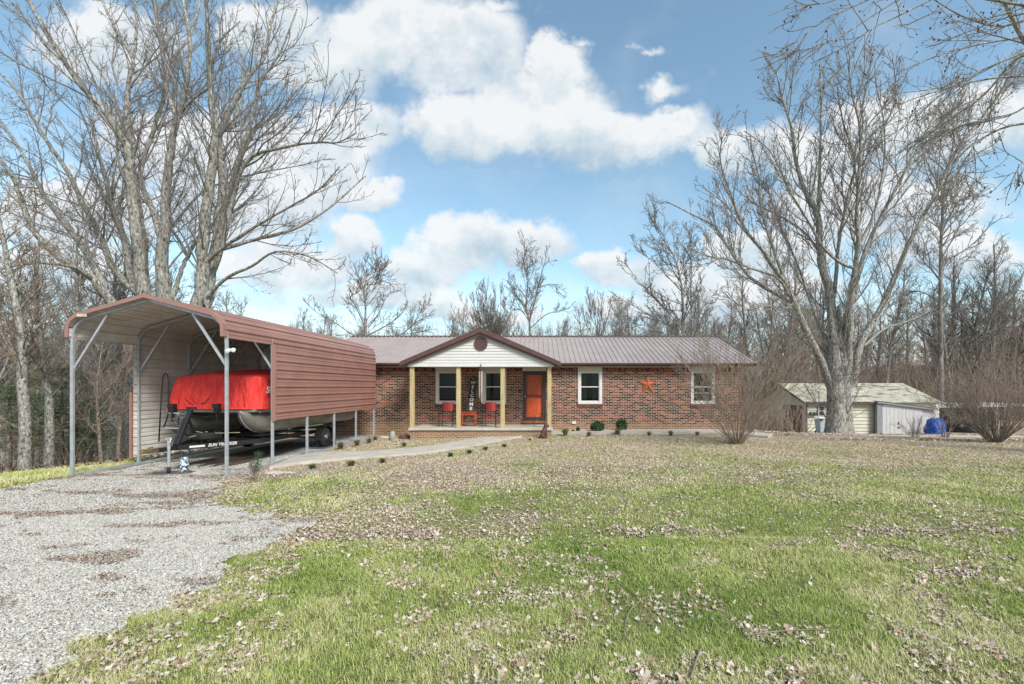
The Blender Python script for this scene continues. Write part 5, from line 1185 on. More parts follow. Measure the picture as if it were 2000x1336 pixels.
def overhang_tree():
    rg = random.Random(18); D = 12.5; S = .569; OX = 1180; bx = 16.0; bz = H(16, 12.5)
    T = [([(1700,520),(1560,330),(1430,120),(1380,20),(1330,-60)], 0, -1, 16, 8),
     ([(1560,330),(1440,190),(1300,330),(1200,400),(1100,470),(1040,520)], -1, 1, 10, 2.5),
     ([(1440,180),(1300,240),(1180,300),(1060,340),(980,380)], 0, 0, 7, 2),
     ([(1480,60),(1360,90),(1240,60),(1120,-10),(1060,-60)], -1, -1, 6, 2.5),
     ([(1420,130),(1300,150),(1180,180),(1060,230),(960,330)], 1, 1, 7, 2),
     ([(1600,640),(1440,560),(1420,620),(1410,660)], -2, -3, 6, 2),
     ([(1600,420),(1400,430),(1260,500),(1170,600),(1140,680)], 1, 2, 9, 2),
     ([(1120,0),(1000,60),(900,110),(860,180),(780,280),(740,330)], -2, -2.5, 5, 1.5),
     ([(1000,-40),(860,20),(760,70),(700,110),(640,160)], -2, -2, 5, 1.5),
     ([(860,-30),(760,10),(660,20),(560,55)], -2, -2, 4.5, 1.5),
     ([(1100,-60),(960,30),(800,130),(690,170),(560,200)], -1.5, -2, 5, 1.5),
     ([(1500,260),(1330,270),(1180,310),(1050,420),(900,520)], 1, 2, 7, 2),
     ([(1500,330),(1380,400),(1200,440),(1060,560),(960,640)], 2, 3, 7, 2),
     ([(1460,100),(1440,220),(1330,380),(1250,540),(1240,620)], 0, 0, 6, 2)]
    limbs = [limb(p, D + a, D + b, w0, w1, OX, 0, S, 0, rg) for p, a, b, w0, w1 in T]
    tr_ = [Vector((bx, D, bz - .3)), Vector((bx, D, bz + .5)), Vector((bx - .1, D, bz + 3)), Vector((PX(OX + 1700 * S, D), D, PZ(520 * S, D)))]; limbs.append((tr_, [.5, .36, .28, .12]))
    tr2 = [Vector((bx - .1, D, bz + 3)), Vector((bx - .2, D - 1, bz + 7)), Vector((bx - 1.5, D - 1.5, bz + 10.5)), Vector((PX(OX + 1100 * S, D - 2), D - 2, PZ(-40 * S, D - 2)))]; limbs.append((tr2, [.2, .10, .05, .02]))
    tree_object('overhanging_tree', (bx, D, bz), limbs, 'nearest bare budding tree whose thin branches hang into the top right corner', None, 44, 'bark_grey', 'twig', (2.3, 3.2, 4.0), (.7, 2.4), (.011, .008, .006), -.01, .12, buds=.45, ang=(18, 50))
overhang_tree()
def far_tree(name, D, ox, oy, sc, T, label, seed, dens=(1.0, 2.0, 2.6), bark='bark_brown', twig='twig', w=1.0, l1=(1.2, 3.6), rm=(.026, .019, .015), up=.06, buds=0, jit=.24, base=None):
    rg = random.Random(seed); limbs = [limb(p, D + a, D + b, w0 * w, w1 * w, ox, oy, sc, 0, rg) for p, a, b, w0, w1 in T]; x0 = limbs[0][0][0]; z = H(x0.x, D)
    limbs[0] = ([Vector((x0.x, D, z - .3)), Vector((x0.x, D, (z + x0.z) / 2))] + limbs[0][0], [limbs[0][1][0] * 1.35, limbs[0][1][0] * 1.1] + limbs[0][1])
    for i in range(1, len(limbs)):
        pass
    return tree_object(name, (x0.x, D, z), limbs, label, None, seed, bark, twig, dens, l1, rm, up, jit, buds=buds)
far_tree('bare_tree', 46, 600, 440, .35, [([(325,640),(325,540),(325,430),(320,330),(370,280),(390,220)],0,1,9,1.5),([(325,570),(270,450),(240,400),(290,370),(300,320)],0,-2,5,1.5),([(340,570),(400,490),(440,400),(470,370)],0,2,5,1.5),
   ([(325,620),(440,560),(520,500),(560,430)],0,-1,5,1.5),([(325,640),(260,615),(150,540),(60,490),(0,440)],0,-3,5,1.5),([(325,640),(510,615),(600,540),(640,470),(670,440)],0,3,4,1.2),([(330,450),(390,380),(420,290),(430,230)],0,2,4,1)],
   'dark spreading bare tree behind the house roof, left of the porch gable', 51, bark='twig', dens=(2.2, 3.2, 4))
far_tree('bare_tree', 44, 600, 440, .35, [([(1245,640),(1240,540),(1220,450),(1230,330),(1210,200),(1215,110)],0,1,8,1.2),([(1240,540),(1270,420),(1310,260),(1340,160)],0,-2,5,1.2),([(1250,570),(1330,500),(1400,480),(1470,460)],0,1,4,1.2),([(1225,470),(1150,370),(1130,320)],0,2,4,1),([(1290,350),(1370,330),(1430,410)],-1,1,3,1),([(1230,330),(1260,250),(1250,180)],0,1,3,1)],
   'tall slender bare tree behind the roof, right of the porch gable', 52, dens=(2.0, 3.2, 4))
fan = [([(1050,760),(1050,640),(1010,500),(1000,370)],0,0,5,1)] + [([(1050,760),(1045 + (x-1030)*.15,640),(1045+(x-1030)*.6,(y+640)/2+10),(x,y)],0,b,3.5,1) for x, y, b in ((800,590,2),(820,490,-2),(860,420,1),(900,385,2),(940,365,-1),(970,355,1),(1040,350,-2),(1080,370,1),(1110,400,2),(1140,450,-2),(1160,520,1),(1180,590,0))]
far_tree('bare_tree', 52, 600, 440, .35, fan, 'fan-shaped bare tree directly behind the porch gable', 53, dens=(2.2, 3, 3), up=.12, l1=(1.2, 3.0), jit=.08)
far_tree('bare_tree', 62, 600, 440, .35, [([(1620,700),(1620,600),(1600,500),(1590,430)],0,0,4,1),([(1620,640),(1640,520),(1640,410)],0,1,3,1),([(1620,640),(1670,540),(1690,440)],0,-1,3,1),([(1620,660),(1560,560),(1540,480)],0,1,3,1)], 'small upright bare tree far behind the right half of the roof', 54, dens=(2.5, 3.2, 3), up=.14, jit=.08)
far_tree('bare_tree', 36, 1180, 0, .569, [([(275,1260),(272,1100),(265,980),(240,880),(200,820),(170,760)],0,1,12,1.5),([(275,1240),(300,1150),(297,1000),(300,900),(290,790)],0,-1,9,1.5),([(270,1200),(265,1130),(200,1050),(130,980),(70,900)],0,-3,6,1.5),([(285,1230),(310,1130),(350,1040),(410,980)],0,2,5,1.2),([(275,1220),(240,1130),(150,1080),(50,1020)],0,2,5,1.2),([(265,1000),(170,900),(110,860)],0,-1,4,1.2),([(298,960),(340,880),(360,800)],0,1,4,1.2),([(275,1250),(200,1140),(100,1110)],0,-2,4,1)],
   'bare tree with clinging dark leaves behind the right end of the house', 55, bark='bark_grey', buds=.12, dens=(2.2, 3.2, 4))
far_tree('bare_tree', 39, 1180, 0, .569, [([(1155,1300),(1155,1200),(1155,1100),(1155,900),(1160,760),(1170,640),(1200,480),(1190,390)],0,0,17,3),([(1155,960),(1100,900),(1040,820)],0,-2,5,1.5),([(1160,800),(1210,700),(1290,620)],0,2,5,1.5),([(1155,1040),(1080,1000),(960,1010)],0,2,5,1.5),([(1165,700),(1110,600),(1090,500)],0,1,5,1.5),([(1158,900),(1250,850),(1340,760)],0,-2,5,1.5),([(1155,1100),(1230,1060),(1310,1080)],0,-1,5,1.5)],
   'tall bare tree with a dark vine-covered trunk right of the large maple', 56, bark='twig', dens=(2.2, 3.4, 4), l1=(1.2, 4.5))

# woodland trees: a few kinds, grown once and copied
def grow_proto(seed, h, spread, r0, bark, twig, dens, nl, low, rm):
    rg = random.Random(seed); tr_ = []; p = Vector((0, 0, -.4)); n = 12; pts = [p.copy()]; d = Vector((rg.uniform(-.05, .05), 0, 1))
    for i in range(n): d = (d + Vector((rg.gauss(0, .06), rg.gauss(0, .06), .12))).normalized(); p = p + d * (h * .9 / n); pts.append(p.copy())
    rad = [r0 * (1 - i / n) ** .8 + .03 for i in range(n + 1)]; limbs = [(pts, rad)]
    for k in range(nl):
        t = low + (1 - low) * (k + rg.random()) / nl; i = min(int(t * n), n - 1); a = rg.random() * 6.28; dd = Vector((math.cos(a), math.sin(a), rg.uniform(.6, 1.6)))
        limbs.append(wander(rg, pts[i].copy(), dd, spread * (1.25 - t) * rg.uniform(.7, 1.2), 7, .10, .10, rad[i] * .42, .014))
    L1 = []; L2 = []; L3 = []
    for b in limbs: L1 += spawn(rg, b, dens[0], .4, .8, 2.6, (30, 60), .06, .15, 5, rm)
    for b in L1: L2 += spawn(rg, b, dens[1], .45, .4, 1.3, (28, 60), .05, .15, 4, rm * .75)
    for b in L2: L3 += spawn(rg, b, dens[2], .5, .25, .6, (25, 60), .05, .15, 2, rm * .55, .7, .1)
    return limbs, L1, L2 + L3
def proto_meshes(seed, h, spread, r0, bark, twig, dens=(2.0, 3.2, 4.2), nl=24, low=.32, rm=.017):
    a, b, c = grow_proto(seed, h, spread, r0, bark, twig, dens, nl, low, rm)
    V, F = tubes_np(a, 7); t = np_mesh('trunk', V, F); t.materials.append(M[bark]); t.polygons.foreach_set('use_smooth', [True] * len(t.polygons))
    V1, F1 = tubes_np(b, 4); V2, F2 = tubes_np(c, 3); cm = np_mesh('crown', np.concatenate([V1, V2]), [F1, F2 + len(V1)]); cm.materials.append(M[twig]); return t, cm
protos = [proto_meshes(101, 15, 5.0, .24, 'bark_grey', 'twig'), proto_meshes(102, 13, 4.2, .17, 'bark_brown', 'twig'), proto_meshes(103, 16, 4.2, .20, 'bark_grey', 'twig_tan', low=.45),
          proto_meshes(104, 11, 3.8, .13, 'bark_brown', 'twig_red', nl=12, low=.25), proto_meshes(105, 8, 3.2, .09, 'twig', 'twig_tan', nl=12, low=.15)]
def place(pi, x, y, s, rz, label, group, name='woodland_tree', cat='tree', z=None, thin=1.0):
    r = empty(name, (x, y, H(x, y) if z is None else z), label, cat, group, rz); r.scale = (s * thin, s * thin, s)
    for nm, me in (('trunk', protos[pi][0]), ('crown', protos[pi][1])):
        o = bpy.data.objects.new(nm, me); COL.objects.link(o); o.parent = r
    return r
# individually recognisable trunks at the left edge of the wood
for px, D, w, pi, lab in ((50, 15.0, .66, 2, 'thick pale grey trunk nearest the grass at the far left edge'), (93, 16.5, .58, 2, 'slimmer pale trunk second from the left edge, beside the thick one'),
                          (138, 20, .8, 0, 'dark thin trunk seen just left of the carport front leg'), (165, 22, .95, 1, 'trunk just inside the open side of the carport, right of its front leg'),
                          (200, 19, .6, 3, 'small leaning trunk between the carport front leg and its left wall'), (229, 20, .7, 3, 'thin trunk standing close to the carport left wall edge'), (12, 24, 1.0, 0, 'grey trunk at the very left edge of the view behind the thick pale one')):
    place(pi, PX(px, D), D, w, rnd.uniform(0, 6), lab, None, thin=1.2 if px in (50, 93) else .8)
n_w = 0
def scatter(n, x0, x1, y0, y1, s0, s1, kinds, label, group, cond=lambda x, y: True):
    global n_w; k = 0
    while k < n:
        x, y = rnd.uniform(x0, x1), rnd.uniform(y0, y1)
        if not cond(x, y): continue
        place(rnd.choice(kinds), x, y, rnd.uniform(s0, s1), rnd.uniform(0, 6.3), label, group); k += 1
scatter(85, -70, -17, 24, 70, .75, 1.15, (0, 1, 2, 3, 4), 'one of the bare trees crowded in the wood left of the carport', 'bare trees in the wood left of the carport', lambda x, y: x < -9 - (y) * .45)
scatter(110, -62, 30, 62, 92, .84, 1.12, (0, 1, 2), 'one of the low bare trees in the distant line behind the house', 'distant bare trees behind the house')
scatter(120, 19, 80, 39, 70, .75, 1.25, (0, 1, 2, 3), 'one of the bare trees crowded in the wood behind the shed', 'bare trees in the wood behind the shed')
scatter(26, 10, 24, 40, 60, .55, .85, (1, 3, 4), 'one of the lower bare trees between the house end and the maple', 'low bare trees beyond the right end of the house')
scatter(26, -18, 12, 48, 62, .85, 1.15, (4,), 'one of the small bare saplings just behind the roof ridge', 'saplings behind the roof ridge')

# brush and far wood as masses
def brush(name, n, fx, h0, h1, mt, label, seed, r=.012, kids=4):
    rg = random.Random(seed); B = []; C = []
    for _ in range(n):
        x, y = fx(rg); z = H(x, y); h = rg.uniform(h0, h1); b = wander(rg, Vector((x, y, z - .05)), Vector((rg.gauss(0, .3), rg.gauss(0, .3), 1)), h, 4, .06, .12, r * (1 + h * .25), r * .5); B.append(b)
        for _ in range(kids): B += spawn(rg, b, 1.0 / max(h, 1) * 1.0, .5, .3, 1.4, (25, 60), .05, .15, 3, r * .5)
    V, F = tubes_np(B, 3); o = link(name, np_mesh(name, V, F), M[mt]); return tag(o, label, 'undergrowth', None, 'stuff')
brush('undergrowth', 900, lambda g: (lambda y: (g.uniform(-19 - y * 1.0, -9 - y * .42), y))(g.uniform(17, 46)), .6, 3.2, 'twig_tan', 'tangled bare brush on the floor of the wood left of the carport', 61, .009)
brush('undergrowth', 3800, lambda g: (g.uniform(11, 75), g.uniform(38, 66)), 2.0, 9.5, 'twig_red', 'dense brown bare brush in the wood behind the shed', 62, .013)
brush('undergrowth', 3000, lambda g: (g.uniform(11, 75), g.uniform(38, 60)), 1.5, 7.0, 'twig_tan', 'paler tangled brush among the brown brush behind the shed', 65, .013)
brush('undergrowth', 4600, lambda g: (g.uniform(-70, 26), g.uniform(58, 95)), 7.0, 13.5, 'twig', 'hazy mass of bare brush along the skyline behind the house', 63, .024)
brush('undergrowth', 420, lambda g: (g.uniform(9.7, 13.2), g.uniform(22, 28)), .4, 2.2, 'twig_tan', 'bare brambles between the right end of the house and the shed', 64, .012)
def wood_hill():
    """the wooded slopes that close the view"""
    x = np.linspace(-140, 160, 90); V = []; F = []
    for i, a in enumerate(x):
        top = 3.0 + 3.5 * min(max((a - 18) / 12, 0), 1) + 4.5 * min(max((-a - 25) / 15, 0), 1) + 1.0 * math.sin(a * .11); yb = 92 - (14 if a > 20 else 0)
        V += [(a, yb - 16, 0.2), (a, yb - 3, top * .6), (a, yb + 12, top), (a, yb + 60, top * .7)]
    for i in range(len(x) - 1):
        for k in range(3): F.append((i*4+k, (i+1)*4+k, (i+1)*4+k+1, i*4+k+1))
    mb = MB(); mb.v = V; mb.f = F; o = mb.build('hill', mat('wooded_slope', (.17, .125, .10), .95, ramp=[(.35, (.085, .065, .05)), (.5, (.17, .13, .10)), (.65, (.26, .20, .16))], scale=.9, detail=9), None, True); o['kind'] = 'structure'
wood_hill()
# cedars with green sprays at the left
def cedar(px, D, h, seed, label):
    rg = random.Random(seed); x = PX(px, D); z = H(x, D); root = empty('cedar_tree', (x, D, z), label, 'tree', None); V, F = tubes_np([([Vector((0,0,-.2)), Vector((.05,0,h*.4)), Vector((0,.05,h))], [.12, .08, .02])], 7)
    link('trunk', np_mesh('trunk', V, F), M['bark_brown'], root, True); pts = []; vs = []; tt = []
    r = np.random.default_rng(seed); B = []
    for _ in range(70):
        zz = rg.uniform(.18, 1) * h; a = rg.random() * 6.28; L = (1 - zz / h) * 1.5 + .5; P, ra = wander(rg, Vector((0, 0, zz)), Vector((math.cos(a), math.sin(a), .1)), L * rg.uniform(.7, 1.2), 6, -.03, .12, .02, .005); B.append((P, ra))
        for p in P[1:]:
            for _ in range(13): pts.append(tuple(p + Vector((rg.gauss(0, .16), rg.gauss(0, .16), rg.gauss(-.02, .06)))))
    V, F = tubes_np(B, 3); C = np.array(pts); n = len(C); d1 = r.normal(size=(n, 3)); d1[:, 2] *= .5; d1 /= np.linalg.norm(d1, axis=1, keepdims=True); d2 = np.cross(d1, r.normal(size=(n, 3))); d2 /= np.linalg.norm(d2, axis=1, keepdims=True)
    s = r.uniform(.04, .09, n)[:, None]; T = np.stack([C - d1 * s, C + d1 * s, C + d2 * s * .35], 1).reshape(-1, 3); me = np_mesh('crown', T, np.arange(n * 3).reshape(-1, 3), np.repeat(r.random(n), 3)); link('crown', me, M['cedar'], root)
    link('limbs', np_mesh('limbs', V, F), M['twig'], root)
cedar(16, 19, 4.0, 71, 'green cedar at the far left behind the thick pale trunk'); cedar(118, 19.5, 4.3, 72, 'green cedar left of the carport front leg'); cedar(72, 24, 5.0, 73, 'tall loose cedar between the two pale trunks'); cedar(172, 20, 2.9, 74, 'low young cedar seen just right of the carport front leg')

# ------------------------------------------------------------------ shrubs and tufts
def bare_shrub(px, D, h, spread, n, label, seed, twig='twig_tan', dens=(2.6, 3.4), name='bare_shrub', r=.013, lean=(0, 0)):
    x = PX(px, D); z = hg(x, D); rg = random.Random(seed); L0 = []
    for k in range(n):
        a = rg.random() * 6.28; q_ = rg.random() ** .6 * spread; d = Vector((math.cos(a) * q_ + lean[0], math.sin(a) * q_ + lean[1], 1)); rr = r * rg.uniform(.6, 1.4)
        b0 = Vector((math.cos(a) * .14 * rg.random(), math.sin(a) * .14 * rg.random(), -.05)); L0.append(wander(rg, b0, d, h * rg.uniform(.7, 1.1), 8, -.0 + .02, .09, rr, .004))
    L1 = []; L2 = []
    for b in L0: L1 += spawn(rg, b, dens[0], .4, .2, h * .42, (18, 48), .03, .12, 6, .0058, .6, .22)
    for b in L1: L2 += spawn(rg, b, dens[1], .5, .1, .45, (25, 60), .02, .14, 4, .0048, .7, .1)
    root = empty(name, (x, D, z), label, 'shrub'); V, F = tubes_np(L0, 5); link('stems', np_mesh('stems', V, F), M['bark_brown'] if twig == 'twig_red' else M['twig_tan'], root, True)
    V, F = tubes_np(L1 + L2, 3); link('twigs', np_mesh('twigs', V, F), M[twig], root)
bare_shrub(1440, 15.4, 4.2, .95, 62, 'wide leafless shrub in the lawn in front of the right end of the house', 81, lean=(-.10, 0), dens=(2.7, 2.6), r=.0125)
bare_shrub(1945, 16.6, 3.3, 1.0, 110, 'dense leafless brown shrub at the right edge of the lawn', 82, 'twig_red', (2.6, 2.6))
bare_shrub(1846, 20.5, 2.2, .38, 16, 'slim leafless shrub in front of the blue tarpaulin', 83, 'twig_red', (2.6, 2.6))
bare_shrub(1787, 19.6, .95, .9, 22, 'low straggly dry shrub on the lawn before the grey lean-to', 84, 'twig_red', (3, 2), r=.006)
def leafy(px, D, w, h, label, seed, n=1500, name='green_shrub', x=None):
    x = PX(px, D) if x is None else x; z = hg(x, D); rg = random.Random(seed); r = np.random.default_rng(seed); root = empty(name, (x, D, z), label, 'shrub')
    st = [wander(rg, Vector((0, 0, -.03)), Vector((rg.gauss(0, .5), rg.gauss(0, .5), 1)), h * .8, 5, 0, .1, .01, .004) for _ in range(9)]; V, F = tubes_np(st, 4); link('stems', np_mesh('stems', V, F), M['twig'], root)
    th = np.arccos(r.uniform(-.7, 1, n)); ph = r.uniform(0, 6.283, n); rr = r.uniform(.45, 1, n) ** .5 * (1 + .25 * np.sin(ph * 3 + seed) * np.sin(th * 2)); C = np.stack([np.sin(th) * np.cos(ph) * rr * w / 2, np.sin(th) * np.sin(ph) * rr * w / 2, h * .52 + np.cos(th) * rr * h * .48], 1)
    d = r.normal(size=(n, 3)); d /= np.linalg.norm(d, axis=1, keepdims=True); e = np.cross(d, r.normal(size=(n, 3))); e /= np.linalg.norm(e, axis=1, keepdims=True); s = r.uniform(.022, .04, n)[:, None]
    T = np.stack([C - d * s, C + e * s * .5, C + d * s, C - e * s * .5], 1).reshape(-1, 3); me = np_mesh('foliage', T, np.arange(n * 4).reshape(-1, 4), np.repeat(r.random(n), 4)); link('foliage', me, M['leafgreen'], root)
leafy(1167, 19.35, .60, .50, 'wide dark green shrub against the brick wall under the third window', 91, 1700); leafy(1214, 19.5, .46, .53, 'taller dark green shrub against the wall left of the barn star', 92, 1500); leafy(1129, 19.5, .16, .24, 'tiny green shrub by the wall below the white outlet box', 93, 300); leafy(1119, 19.45, .12, .14, 'smallest green sprig by the wall right of the porch', 94, 120)
gq = G(500, 925); root_x = gq.x
def young_conifer():
    x, y = PX(500, 10.0), 10.0; z = hg(x, y); r = np.random.default_rng(5); root = empty('young_conifer', (x, y, z), 'small half-dead conifer sapling, green on one side, by the carport front right leg', 'sapling')
    V, F = tubes_np([([Vector((0,0,-.02)), Vector((-.03,0,.2)), Vector((.03,0,.4)), Vector((.06,0,.62))], [.012,.01,.008,.004]), ([Vector((-.03,0,.12)), Vector((-.09,0,.3)), Vector((-.10,0,.42))], [.008,.006,.003])], 5); link('stem', np_mesh('stem', V, F), M['twig'], root)
    for nm, path, n, mt, w in (('green_foliage', [(0,0,.2),(.03,0,.4),(.06,0,.64)], 1100, M['leafgreen'], .045), ('dead_foliage', [(-.03,0,.1),(-.09,0,.3),(-.10,0,.42)], 500, M['rust'], .035)):
        P = np.array(path); t = r.random(n) * (len(P) - 1); i = np.minimum(t.astype(int), len(P) - 2); C = P[i] + (P[i+1] - P[i]) * (t - i)[:, None] + r.normal(size=(n, 3)) * w * np.array([1, 1, .5]); d = r.normal(size=(n, 3)); d[:, 2] = abs(d[:, 2]) + .6; d /= np.linalg.norm(d, axis=1, keepdims=True); e = np.cross(d, r.normal(size=(n, 3))); e /= np.linalg.norm(e, axis=1, keepdims=True)
        T = np.stack([C, C + e * .006, C + d * .035], 1).reshape(-1, 3); link(nm, np_mesh(nm, T, np.arange(n * 3).reshape(-1, 3), np.repeat(r.random(n), 3)), mt, root)
young_conifer()
def tuft_mesh(seed, n, h, spread):
    r = np.random.default_rng(seed); a = r.uniform(0, 6.283, n); b = r.uniform(0, 6.283, n); l = h * r.uniform(.6, 1.2, n); out = spread * r.uniform(.1, 1, n); B = np.stack([np.cos(b) * .05 * r.random(n), np.sin(b) * .05 * r.random(n), np.zeros(n)], 1)
    D = np.stack([np.cos(a), np.sin(a), np.zeros(n)], 1); S = np.stack([-np.sin(a), np.cos(a), np.zeros(n)], 1) * .005
    m1 = B + D * (out * .45)[:, None] + np.array([0, 0, 1]) * (l * .8)[:, None]; t_ = B + D * out[:, None] + np.array([0, 0, 1]) * (l * (1 - out / spread * .55))[:, None]
    V = np.stack([B - S, B + S, m1 + S, m1 - S, t_], 1).reshape(-1, 3); k = np.arange(n)[:, None] * 5; return V, [np.concatenate([k, k+1, k+2, k+3], 1), np.concatenate([k+3, k+2, k+4], 1)], np.repeat(r.random(n), 5)
V, F, t = tuft_mesh(1, 170, .24, .26); tuft_a = np_mesh('blades', V, F, t); tuft_a.materials.append(M['tuft']); V, F, t = tuft_mesh(2, 120, .15, .22); tuft_b = np_mesh('blades', V, F, t); tuft_b.materials.append(M['tuftgreen'])
TU = [(665,878,'a',1.15,'drying ornamental grass tuft nearest the carport, left side of the walkway'),(697,871,'a',1.0,'drying grass tuft second from the carport along the gravel'),(721,866,'a',.95,'drying grass tuft third from the carport along the gravel'),(733,861,'a',.8,'small drying grass tuft by the last carport leg'),(789,874,'a',.8,'small brown grass tuft beside the walkway below the porch corner'),
      (610,916,'b',1.0,'flat green lily tuft at the near end of the walkway'),(686,911,'b',1.1,'green lily tuft on the lawn side of the walkway, second from its near end'),(747,905,'b',1.0,'green lily tuft on the lawn side of the walkway, third from its near end'),(880,893,'b',.9,'green tuft on the lawn side where the walkway starts to bend'),(917,887,'b',.9,'green tuft just right of the walkway bend'),(948,880,'b',.9,'green tuft below the second red chair beside the walkway'),(985,874,'b',.9,'green tuft below the third porch post beside the walkway'),(1035,862,'b',.7,'small green tuft left of the dog statue'),
      (1104,852,'a',1.35,'large dry grass tuft right of the dog statue'),(1150,853,'a',.9,'brown grass tuft below the two wall shrubs'),(1206,850,'a',1.1,'brown grass tuft below the taller wall shrub'),(1268,851,'a',.8,'low brown tuft below the barn star'),(1310,851,'a',.9,'low dry tuft below the right-hand window, left one'),(1362,851,'a',.7,'low dry tuft below the right-hand window, right one')]
for px, py, k, s, lab in TU:
    g = G(px, py); me = tuft_a if k == 'a' else tuft_b; o = bpy.data.objects.new('grass_tuft', me); COL.objects.link(o); o.location = (g.x, g.y, hg(g.x, g.y)); o.scale = (s, s, s); o.rotation_euler.z = rnd.uniform(0, 6); tag(o, lab, 'grass tuft', 'ornamental grass tufts along the walkway')

# ------------------------------------------------------------------ grass, leaves, stones: uncountable ground cover
WALKP = None
def sample(n, y0, y1, margin=.15):
    """points spread evenly over the visible wedge of lawn between two distances"""
    y = np.sqrt(rng.uniform(y0 ** 2, y1 ** 2, n)); x = rng.uniform(-1.22, 1.12, n) * y; return x, y
walk_up = [(536,913),(588,893),(645,887),(720,884),(780,880),(850,873),(910,862),(960,853),(1010,845),(1080,841),(1200,841),(1395,841),(1510,850),(2010,852)]
walk_lo = [(526,917),(585,908),(675,899),(740,895),(800,890),(865,883),(930,872),(985,861),(1040,852),(1090,849),(1200,849),(1385,848),(1500,857),(2010,858)]
WALKP = [tuple(G(*p)[:2]) for p in walk_up] + [tuple(G(*p)[:2]) for p in walk_lo[::-1]]
def blocked(x, y):
    return in_poly(x, y, WALKP) | ((y > YW - .1) & (x > XL) & (x < XR)) | ((y > PF) & (x > px0) & (x < px1))
def grass(name, n, y0, y1, h, w, thr, label, seg=True, fx=None):
    x, y = sample(n, y0, y1) if fx is None else fx(n); g = green(x, y); lim = 1 - in_gravel(x, y, .30) * .985
    keep = (rng.random(n) < (g ** 1.3 * .93 + thr) * lim * (.35 + .65 * (fbm(x, y, 8.0, 61) > .42))) & ~blocked(x, y) & (woods_f(x, y) < .5); x, y, g = x[keep], y[keep], g[keep]; n = len(x); z = HG(x, y) - .006
    cl = fbm(x, y, 2.3, 77); l = h * rng.uniform(.45, 1.15, n) * (.5 + .9 * cl); a = rng.uniform(0, 6.283, n); le = l * rng.uniform(.2, 1.5, n); D = np.stack([np.cos(a), np.sin(a)], 1)
    ww = w * rng.uniform(.6, 1.2, n) * np.clip(y / 5, .75, 3); S = np.stack([-D[:, 1] * ww, D[:, 0] * ww, np.zeros(n)], 1); B = np.stack([x, y, z], 1)
    tip = B + np.concatenate([D * le[:, None], (l * .85)[:, None]], 1); tint = np.clip(.45 + (fbm(x, y, .9, 55) - .5) * 1.1 + rng.normal(0, .22, n) + np.clip(.62 - g, 0, 1) * .55 + .04, 0, 1)
    if seg:
        mid = B + np.concatenate([D * (le * .35)[:, None], (l * .6)[:, None]], 1); V = np.stack([B - S, B + S, mid + S * .7, mid - S * .7, tip], 1).reshape(-1, 3); k = np.arange(n)[:, None] * 5; F = [np.concatenate([k, k+1, k+2, k+3], 1), np.concatenate([k+3, k+2, k+4], 1)]; T = np.repeat(tint, 5)
    else: V = np.stack([B - S, B + S, tip], 1).reshape(-1, 3); F = np.arange(n * 3).reshape(-1, 3); T = np.repeat(tint, 3)
    o = link(name, np_mesh(name, V, F, T), M['grass']); tag(o, label, 'grass', None, 'stuff')
M['grass'] = mat('lawn_grass_blades', (.2, .25, .07), .55, attr=True, spec=.25, ramp=[(0, (.12, .20, .035)), (.25, (.29, .38, .08)), (.52, (.48, .53, .16)), (.72, (.64, .58, .30)), (1, (.80, .70, .48))])
grass('lawn_grass', 420000, 2.1, 5.5, .055, .0021, .05, 'green and straw lawn grass nearest the camera')
grass('lawn_grass', 360000, 5.5, 11, .055, .0026, .12, 'green and straw lawn grass in the middle of the yard', False)
grass('lawn_grass', 480000, 11, 20.3, .055, .0022, .50, 'sparse pale grass between fallen leaves before the house', False)
grass('lawn_grass', 60000, 7, 16, .12, .0030, .9, 'bright green grass strip between the carport and the wood', False, lambda n: (lambda y: (rng.uniform(-15.5, -10.6, n) - (y - 10) * .28, y))(rng.uniform(7, 17, n)))
M['leaf'] = mat('dry_fallen_leaves', (.4, .3, .24), .8, attr=True, spec=.2, ramp=[(0, (.13, .06, .035)), (.2, (.27, .17, .115)), (.45, (.46, .355, .275)), (.75, (.58, .49, .41)), (1, (.70, .62, .55))])
